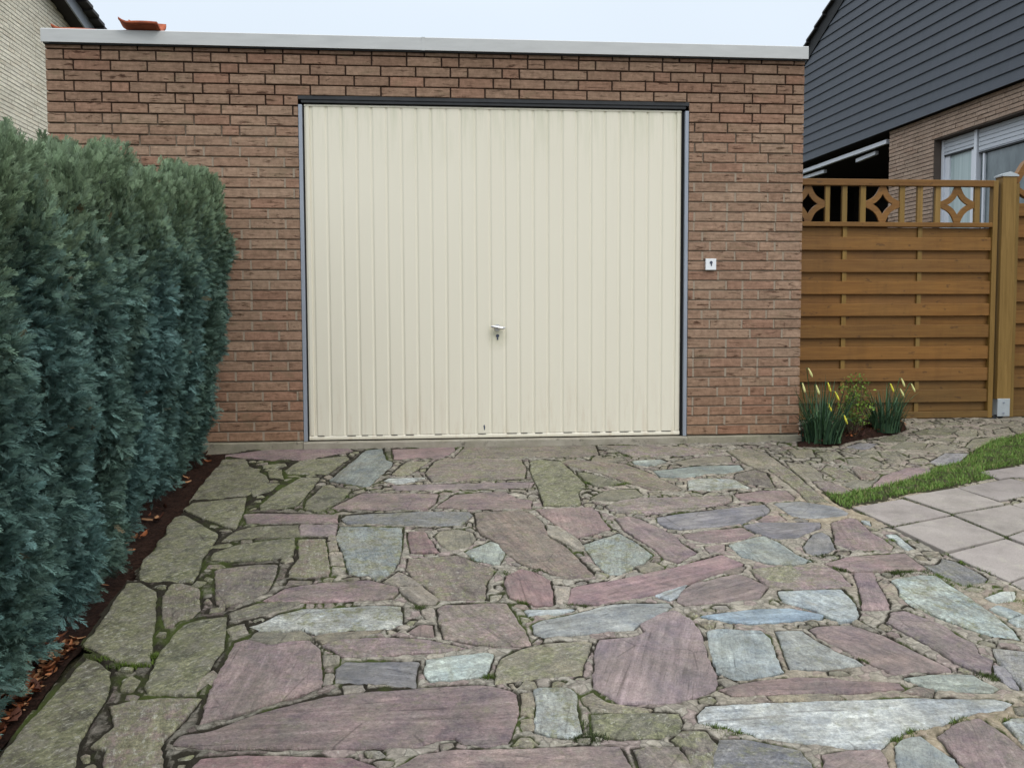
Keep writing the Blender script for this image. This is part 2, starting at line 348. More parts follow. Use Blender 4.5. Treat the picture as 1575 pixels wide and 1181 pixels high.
def mat_soil(name, A, B):
    n = NB(name, .95, .1); v = n.mapping(); c = n.mix(n.ramp(n.noise(v, 25, 6, .8), .3, .7), A, B)
    c = n.mix(n.ramp(n.voro(v, 60), 0, .6), n.mix(1, c, (.35, .35, .35), 'MULTIPLY'), c)
    return n.done(c, n.bump(n.noise(v, 40, 6, .8), 1., .03))
M['soil'] = mat_soil('mulch_soil', (.022, .013, .010), (.075, .038, .026))
M['ground'] = mat_soil('earth', (.06, .06, .035), (.10, .09, .05))
def leafmat(name, rough=.6, trans=.15, spec=.25, tint=1.):
    n = NB(name, rough, spec); a = n.attr(); v = n.mapping()
    c = n.mix(n.noise(v, 35, 3), n.mix(1, a.outputs['Color'], (.75, .78, .75), 'MULTIPLY'), n.mix(1, a.outputs['Color'], (1.22, 1.2, 1.2), 'MULTIPLY'))
    return n.done(c)
M['leaf'] = leafmat('foliage_mat'); M['dry'] = leafmat('dry_leaf_mat', .7)
M['bark'] = simple('bark', (.07, .045, .03), .9, .1, 0, .4, 20, .6, (1, 1, .3))
def mat_wood():
    n = NB('honey_wood_stain', .55, .35); a = n.attr(); v = n.mapping((1.2, 8, 22)); 
    g = n.noise(v, 2.2, 6, .65, .6)
    c = n.mix(n.ramp(g, .3, .72), (.146, .065, .0145), (.234, .116, .029))
    c = n.mix(n.ramp(n.noise(n.mapping(), 1.7, 4), .4, .7), c, n.mix(1, c, (1.12, 1.06, .85), 'MULTIPLY'))
    c = n.mix(1, c, a.outputs['Color'], 'MULTIPLY')
    z = n.sep(n.mapping())[2]; al = n.n.new('ShaderNodeMapRange'); al.inputs['From Min'].default_value = .55; al.inputs['From Max'].default_value = 0.; n.link(n.math('ADD', z, n.math('MULTIPLY', n.noise(n.mapping((2, 2, 2)), 3, 5), .25)), al.inputs['Value'])
    c = n.mix(n.math('MULTIPLY', al.outputs[0], .55), c, (.075, .068, .028))
    st_ = n.ramp(n.noise(n.mapping((6, 6, .8)), 1.6, 5, .7), .50, .66); c = n.mix(n.math('MULTIPLY', n.sep(st_)[0], .35), c, n.mix(1, c, (.68, .66, .62), 'MULTIPLY'))
    kn = n.ramp(n.noise(n.mapping((7, 7, 16)), 1.6, 2), .66, .70); c = n.mix(n.math('MULTIPLY', n.sep(kn)[0], .5), c, (.05, .025, .01))
    return n.done(c, n.bump(g, .25, .003))
M['wood'] = mat_wood()
def mat_woodv():
    n = NB('honey_wood_upright', .55, .35); a = n.attr(); v = n.mapping((22, 22, 1.2)); g = n.noise(v, 2.2, 6, .65, .6)
    c = n.mix(n.ramp(g, .3, .72), (.168, .096, .020), (.262, .160, .042)); c = n.mix(1, c, a.outputs['Color'], 'MULTIPLY')
    return n.done(c, n.bump(g, .25, .003))
M['woodv'] = mat_woodv()
def mat_slate():
    n = NB('slate_grey_cladding', .6, .3); a = n.attr(); v = n.mapping()
    c = n.mix(n.noise(v, 9, 5), (.046, .054, .067), (.070, .080, .096)); c = n.mix(1, c, a.outputs['Color'], 'MULTIPLY')
    c = n.mix(n.ramp(n.noise(v, 160, 2), .6, .75), c, n.mix(1, c, (1.5, 1.5, 1.5), 'MULTIPLY'))
    return n.done(c, n.bump(n.noise(v, 60, 4), .3, .01))
M['slate'] = mat_slate()
M['roof_tile'] = simple('dark_roof_tile', (.035, .032, .032), .7, .3, 0, .3, 6)
M['soffit'] = simple('dark_soffit_porch_shade', (.030, .026, .026), .8, .2)  # dark soffit tone; also carries the deep shadow inside the porch
M['verge'] = simple('grey_verge_board', (.24, .26, .29), .5, .3)
M['upvc'] = simple('white_window_frame', (.66, .69, .74), .4, .4, 0, .05)
M['shutter'] = simple('white_shutter', (.50, .53, .57), .5, .3, 0, .08)
def mat_glass():
    n = NB('window_glass', .06, .5); v = n.mapping((1, 1, .35))
    f = n.noise(v, 5, 4); c = n.mix(n.ramp(f, .3, .7), (.07, .09, .10), (.20, .24, .25)); return n.done(c)
def mat_curtain():
    n = NB('curtain_behind_glass', .25, .5); g = n.noise(n.mapping((9, 9, .25)), 2.5, 3)
    c = n.mix(n.ramp(g, .3, .7), (.30, .38, .38), (.45, .54, .54)); return n.done(c, n.bump(g, .2, .01))
M['glass'] = mat_glass(); M['curtain'] = mat_curtain()
def mat_terracotta():
    n = NB('terracotta', .8, .2); v = n.mapping(); c = n.mix(n.ramp(n.noise(v, 14, 5, .7), .35, .65), (.40, .105, .045), (.25, .07, .04))
    return n.done(c, n.bump(n.noise(v, 80, 4), .4, .004))
M['terracotta'] = mat_terracotta()
M['gravel'] = mat_soil('roof_gravel', (.16, .15, .14), (.28, .27, .25))
M['galv'] = simple('galvanised_bracket', (.50, .54, .56), .4, .5, .5, .15, 20)

# ------------------------------------------------------------------ bricks
def brick_face(mb, mm, O, U, N, length, rows, skip=lambda u0, u1, z: False, bl=.215, hl=.103, gap=.010, start=0., hz=.0085,
               flush=lambda u, z: False, seed=1, lite=False, hp_=.84):
    """rows: list of (z0,z1). O origin, U along, N outward normal. mm collects the mortar in vertical joints"""
    rd = random.Random(seed); O = np.array(O, float); U = np.array(U, float); N = np.array(N, float); Z = np.array([0, 0, 1.])
    prev = []
    for ri, (z0, z1) in enumerate(rows):
        u = 0.; first = True; joints = []
        while u < length-1e-4:
            if first: l = hl if ri % 2 else bl*.75+rd.choice((0, 0, .055)); first = False; last = l
            else:
                want = bl if (rd.random() < hp_ or last < bl*.8) else hl
                if not lite and want == bl and last > bl*.8 and any(abs(u+bl+gap/2-j) < .025 for j in prev): want = hl
                l = last = want
            l2 = min(l, length-u)
            if length-(u+l2) < .06: l2 = length-u
            u0, u1 = u, u+l2
            segs = [(u0, u1)]
            a = skip(u0, u1, (z0+z1)/2)
            if a:                       # opening (a,b): keep what is left of either side
                segs = []
                if u0 < a[0]-.01: segs.append((u0, min(u1, a[0])))
                if u1 > a[1]+.01: segs.append((max(u0, a[1]), u1))
            for s0, s1 in segs:
                d = rd.uniform(-.002, .0025) + (rd.uniform(.0, .003) if rd.random() < .1 else 0); t1, t2 = rd.uniform(-.0015, .0015), rd.uniform(-.0012, .0012)
                mb.cur = (rd.random(), rd.random(), rd.random(), 1)
                ou, ov = rd.uniform(0, 50), rd.uniform(0, 50)
                e_ = .003; zb, zt = z0+hz/2+rd.uniform(-.001, .001), z1-hz/2+rd.uniform(-.001, .001)
                P = []; UV = []
                rings = [(0, -.012), (0, d-.003), (e_, d)] if not lite else [(0, -.01), (0, d)]
                for ins, dd in rings:
                    for (uu, zz, tt) in ((s0+ins, zb+ins, -t1-t2), (s1-ins, zb+ins, t1-t2), (s1-ins, zt-ins, t1+t2), (s0+ins, zt-ins, -t1+t2)):
                        P.append(O+U*uu+Z*zz+N*(dd+(tt if dd > -.01 else 0))); UV.append((uu+ou, zz+ov))
                Fc = []; K = len(rings)
                for r_ in range(K-1):
                    for k in range(4): Fc.append((r_*4+k, r_*4+(k+1) % 4, r_*4+4+(k+1) % 4, r_*4+4+k))
                Fc.append(tuple((K-1)*4+k for k in range(4)))
                mb.add(P, Fc, 0, UV)
            u = u1+gap; joints.append(u1+gap/2)
            um = u1+gap/2
            if mm is not None and um < length and flush(um, (z0+z1)/2) and not skip(um-.006, um+.006, (z0+z1)/2):
                q = [O+U*(u1-.002)+Z*(z0+.004)-N*.001, O+U*(u1+gap+.002)+Z*(z0+.004)-N*.001, O+U*(u1+gap+.002)+Z*(z1-.004)-N*.001, O+U*(u1-.002)+Z*(z1-.004)-N*.001]
                mm.prism(q, -N*.012, 1)
        prev = joints

# ------------------------------------------------------------------ the garage
WX0, WX1, ZT = -2.30, 2.613, 2.52
OX0, OX1, OZ = -.752, 1.822, 2.229
garage = empty('garage', (0, 0, 0), 'flat roofed brown brick garage with cream door behind the stone drive', 'garage')
rows = [(i*OZ/34, (i+1)*OZ/34) for i in range(34)] + [(OZ+i*.0649, OZ+(i+1)*.0649) for i in range(4)] + [(OZ+4*.0649, ZT)]
mb = MB()
def skipf(u0, u1, z):
    x0, x1 = WX0+u0, WX0+u1
    if z < OZ and x1 > OX0 and x0 < OX1: return (OX0-WX0, OX1-WX0)
    return False
def flushf(u, z): return z + .35*mnoise.noise(Vector((u*1.3, z*1.1, 3.))) < 1.86
brick_face(mb, mb, (WX0, 0, 0), (1, 0, 0), (0, -1, 0), WX1-WX0, rows, skipf, flush=flushf, seed=3)
# header faces in the reveals and the side wall
brick_face(mb, None, (WX1, .012, 0), (0, 1, 0), (1, 0, 0), 5.6, rows, seed=5, lite=True)
brick_face(mb, None, (WX0, 5.6, 0), (0, -1, 0), (-1, 0, 0), 5.58, rows, seed=6, lite=True)
# mortar backing (behind the bricks), with real thickness
yb = .010
for x0, x1, z0, z1 in ((WX0+.01, OX0-.002, 0, ZT), (OX1+.002, WX1-.01, 0, ZT), (OX0-.002, OX1+.002, OZ+.004, ZT)):
    mb.box((x0, yb, z0-.001), (x1, .12, z1), 1)
mb.box((WX1-.13, .121, -.001), (WX1-.012, 5.6, ZT), 1); mb.box((WX0+.012, .121, -.001), (WX0+.13, 5.6, ZT), 1)
mb.box((WX0+.131, 5.48, -.001), (WX1-.131, 5.6, ZT), 1)
mb.cur = (1, 1, 1, 1)
# dark interior lining behind the leaf
mb.box((OX0-.2, .35, -.06), (OX1+.2, .37, ZT-.02), 2)
mb.build('wall', [M['brick'], M['mortar'], M['black']], garage, attrs=True)
# plinth
def rough_block(mb_, x0, x1, y0, y1, z0, z1, step=.05, amp=.006, seed=0):
    """front and top faces of a weathered concrete strip"""
    n = max(2, int((x1-x0)/step)); P = []; Fc = []
    for i in range(n+1):
        x = x0+(x1-x0)*i/n
        j = lambda k: amp*mnoise.noise(Vector((x*9+seed, k*3.3, seed*1.7)))
        P += [(x, y1, z1), (x, y0+.006+j(1), z1-.001+j(2)*.4), (x, y0+j(3), z1-.008+j(4)), (x, y0-.004+j(5), z0)]
    for i in range(n):
        for k in range(3): Fc.append((i*4+k, i*4+k+1, i*4+4+k+1, i*4+4+k))
    Fc += [(0, 1, 2, 3), tuple(n*4+k for k in (3, 2, 1, 0))]
    mb_.add(P, Fc)
mb = MB(); rough_block(mb, WX0-.02, OX0, -.022, .12, -.16, -.003, seed=1); mb.build('plinth', M['concrete'], garage, smooth=False)
mb = MB(); rough_block(mb, OX1, WX1+.012, -.022, .12, -.16, -.006, seed=2); mb.build('plinth', M['concrete'], garage)
mb = MB(); rough_block(mb, OX0+.003, OX1-.003, -.028, .2, -.14, -.007, amp=.004, seed=3); mb.build('threshold', M['sill'], garage)
# flat roof
mb = MB(); mb.box((WX0+.02, .02, ZT+.001), (WX1-.02, 5.58, ZT+.05)); mb.build('roof', M['gravel'], garage)
# fascia: folded metal edge in two lengths per side
def fascia_profile(x, drop=0):
    return [(x, -.030, ZT+.004), (x, -.030, 2.603), (x, -.022, 2.608), (x, .075, 2.603), (x, .075, 2.589), (x, -.020, 2.592), (x, -.020, ZT+.004)]
xs = .055
for a, b in ((WX0-.014, xs-.001), (xs+.001, WX1+.014)):
    mb = MB(); mb.prism(fascia_profile(a), (b-a, 0, 0)); mb.build('fascia', M['fascia'], garage)
mb = MB(); mb.box((xs-.012, -.0325, ZT+.002), (xs+.012, -.0302, 2.606)); mb.build('fascia_joint', M['fascia'], garage)
for xx in (WX0-.014, WX1+.004):
    mb = MB(); mb.box((xx, .077, ZT+.004), (xx+.010, 5.63, 2.603)); mb.build('fascia', M['fascia'], garage)
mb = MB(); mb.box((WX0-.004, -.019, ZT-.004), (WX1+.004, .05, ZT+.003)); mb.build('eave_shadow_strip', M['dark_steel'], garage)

# garage door: up-and-over steel leaf in its frame
door = empty('garage_door', (0, 0, 0)); door.parent = garage
mb = MB()
for a, b in ((OX0+.002, OX0+.026), (OX1-.026, OX1-.002)):
    mb = MB(); mb.box((a, .004, -.006), (b, .10, OZ-.055)); mb.build('frame_post', M['zinc'], door, bevel=.002)
mb = MB(); mb.box((OX0-.001, .006, OZ-.022), (OX1+.001, .09, OZ+.003)); mb.box((OX0+.02, .012, OZ-.041), (OX1-.02, .09, OZ-.0225))
mb.build('lintel_trim', M['dark_steel'], door, bevel=.002)
for a, b in ((OX0+.027, OX0+.036), (OX1-.045, OX1-.027)):  # black strips standing in for the shaded gaps between posts and leaf
    mb = MB(); mb.box((a, .030, -.004), (b, .09, OZ-.055)); mb.build('gap_shade_strip', M['black'], door)
LX0, LX1, LZ0, LZ1 = -.716, 1.777, .001, 2.180
YL = .030                                             # front of the ribs
mb = MB(); n = 25
fx0, fx1 = LX0+.042, LX1-.040; pitch = (fx1-fx0)/n
prof = [(LX0, YL+.004), (LX0+.012, YL-.001), (LX0+.030, YL-.001), (LX0+.034, YL+.008)]
for k in range(n):
    x = fx0+k*pitch
    prof += [(x, YL+.0058), (x+.005, YL+.0058), (x+.015, YL+.0005), (x+pitch-.008, YL+.0005), (x+pitch-.001, YL+.0058)]
prof += [(fx1+.006, YL+.0058), (fx1+.010, YL-.001), (LX1-.012, YL-.001), (LX1, YL+.004)]
zr = [LZ0+.028, LZ1-.012]
P = []
for z in (zr[0], zr[1]): P += [(x, y, z) for x, y in prof]
m_ = len(prof); mb.add(P, [(i, i+1, m_+i+1, m_+i) for i in range(m_-1)])
mb.build('door_leaf', M['door'], door)
mb = MB()
mb.prism([(LX0, YL-.002, LZ0), (LX0, YL-.004, LZ0+.004), (LX0, YL-.004, LZ0+.018), (LX0, YL+.001, LZ0+.024), (LX0, YL+.012, LZ0+.030), (LX0, YL+.03, LZ0+.030), (LX0, YL+.03, LZ0)], (LX1-LX0, 0, 0))
mb.build('bottom_rail', M['door'], door)
mb = MB(); mb.box((LX0, YL-.003, LZ1-.012), (LX1, YL+.03, LZ1)); mb.build('top_rail', M['door'], door, bevel=.002)
for k in range(n):
    if random.random() < .6:
        x = fx0+k*pitch+.012; mb = MB(); mb.box((x, YL-.0046, LZ0+.0245), (x+pitch*random.uniform(.4, .75), YL+.02, LZ0+.0275)); mb.build('drain_slot', M['black'], door)
mb = MB(); mb.box((LX0+.01, YL+.014, LZ0), (LX1-.01, YL+.03, LZ1-.001)); mb.build('leaf_back', M['dark_steel'], door)
# handle
hx, hz_ = .532, .737
h = MB()
h.tube([(hx, YL, hz_), (hx, YL-.030, hz_)], .012, 14)
h.tube([(hx-.045, YL-.032, hz_+.008), (hx-.030, YL-.036, hz_+.006), (hx, YL-.038, hz_), (hx+.03, YL-.036, hz_-.003), (hx+.048, YL-.031, hz_-.002)], [.006, .009, .0105, .009, .006], 12)
h.tube([(hx, YL+.002, hz_), (hx, YL-.004, hz_)], .022, 20)
h.build('handle', M['chrome'], door, smooth=False)
mb = MB(); mb.tube([(hx, YL+.001, hz_-.055), (hx, YL-.003, hz_-.055)], .011, 16); mb.box((hx-.0045, YL-.0035, hz_-.082), (hx+.0045, YL+.001, hz_-.057))
mb.build('lock_cylinder', M['ink'], door)
mb = MB(); mb.prism([(.438, YL-.001, .052), (.444, YL-.001, .052), (.446, YL-.001, .073), (.441, YL-.001, .088), (.434, YL-.001, .080)], (0, .004, 0)); mb.build('vent_hole', M['ink'], door)

# key switch plate on the pier
kp = on_y(1092, 407); kx, kz = kp[0], kp[2]
ks = empty('key_switch', (kx, 0, kz), 'small square white key switch plate on brick right of garage door', 'switch')
mb = MB(); mb.box((kx-.036, -.026, kz-.038), (kx+.036, -.002, kz+.038)); mb.build('housing', M['white'], ks, bevel=.003)
mb = MB()
mb.prism([(kx+.010*math.cos(a), -.0262, kz+.012+.010*math.sin(a)) for a in [i*math.pi/8 for i in range(16)]], (0, -.0025, 0))
mb.prism([(kx-.003, -.0262, kz+.004), (kx+.006, -.0262, kz+.004), (kx+.004, -.0262, kz-.012), (kx-.001, -.0262, kz-.012)], (0, -.002, 0))
mb.build('keyhole', M['ink'], ks)

# roof tiles lying on the garage roof edge
def pantile(name, x, y, z, L_, W_, rz, tilt, label):
    t = MB(); nx, ny = 10, 14; P = []; Fc = []; th = .016
    for s in (0, 1):
        for i in range(nx+1):
            for j in range(ny+1):
                u = i/nx; v = j/ny; zz = .030*math.cos(v*math.pi*2)*.6 + .006*math.sin(u*3) + (.018 if (v > .93) else 0) + .028*(max(0, .22-u)/.22)**1.5
                P.append(((u-.5)*L_, (v-.5)*W_, zz - s*th))
    K = (nx+1)*(ny+1); q = lambda s, i, j: s*K+i*(ny+1)+j
    for i in range(nx):
        for j in range(ny):
            Fc += [(q(0,i,j), q(0,i+1,j), q(0,i+1,j+1), q(0,i,j+1)), (q(1,i,j), q(1,i,j+1), q(1,i+1,j+1), q(1,i+1,j))]
    for i in range(nx): Fc += [(q(0,i,0), q(1,i,0), q(1,i+1,0), q(0,i+1,0)), (q(0,i,ny), q(0,i+1,ny), q(1,i+1,ny), q(1,i,ny))]
    for j in range(ny): Fc += [(q(0,0,j), q(0,0,j+1), q(1,0,j+1), q(1,0,j)), (q(0,nx,j), q(1,nx,j), q(1,nx,j+1), q(0,nx,j+1))]
    t.add(P, Fc); o = t.build(name, M['terracotta'], None, smooth=True); o.location = (x, y, z); o.rotation_euler = (tilt, 0, rz)
    return tag(o, label, 'roof tile')
pc = on_y(219, 45, .0)
pantile('roof_tile', pc[0], .012, 2.636, .235, .2, R(-3), R(7), 'curved orange clay roof tile resting on the pale roof edge of the garage')
pc2 = on_y(100, 42, .12)
pantile('roof_tile', pc2[0]+.05, .22, 2.628, .28, .2, R(2), R(-2), 'flat lying red roof tile at the far left end of the garage roof')

# ------------------------------------------------------------------ ground sheets
def grid_sheet(name, xs_, ys_, zf, mat):
    X, Y = np.meshgrid(xs_, ys_); V = np.stack([X.ravel(), Y.ravel(), zf(X, Y).ravel()], 1)
    nx, ny = len(xs_), len(ys_); I = np.arange(nx*ny).reshape(ny, nx)
    T = np.stack([I[:-1, :-1].ravel(), I[:-1, 1:].ravel(), I[1:, 1:].ravel(), I[1:, :-1].ravel()], 1)
    return fast_mesh(name, V, T, mat, nv=4, smooth=True)
gx = np.array([-600, -200, -60, -25, -12, -6, -3, -1.2, 0, 2.6, 5, 8, 14, 25, 60, 200, 600.])
gy = np.array([-600, -200, -60, -25, -14, -9, -6, -4, -2, 0, 1, 3, 6, 10, 16, 30, 60, 200, 600.])
go = grid_sheet('ground', gx, gy, lambda X, Y: GZ-.05+GS*np.clip(Y, -9, 6), M['ground']); tag(go, kind='structure')

# soil strip under the hedge
sxs = np.arange(-2.6, -1.16, .04); sys_ = np.arange(-6.2, .05, .04)
def soilz(X, Y):
    n_ = np.array([[mnoise.noise(Vector((x*7, y*7, 1.))) for x in X[0]] for y in Y[:, 0]])
    return GZ+GS*Y-.022 + .018*n_
so = grid_sheet('soil', sxs, sys_, soilz, M['soil']); tag(so, kind='structure')

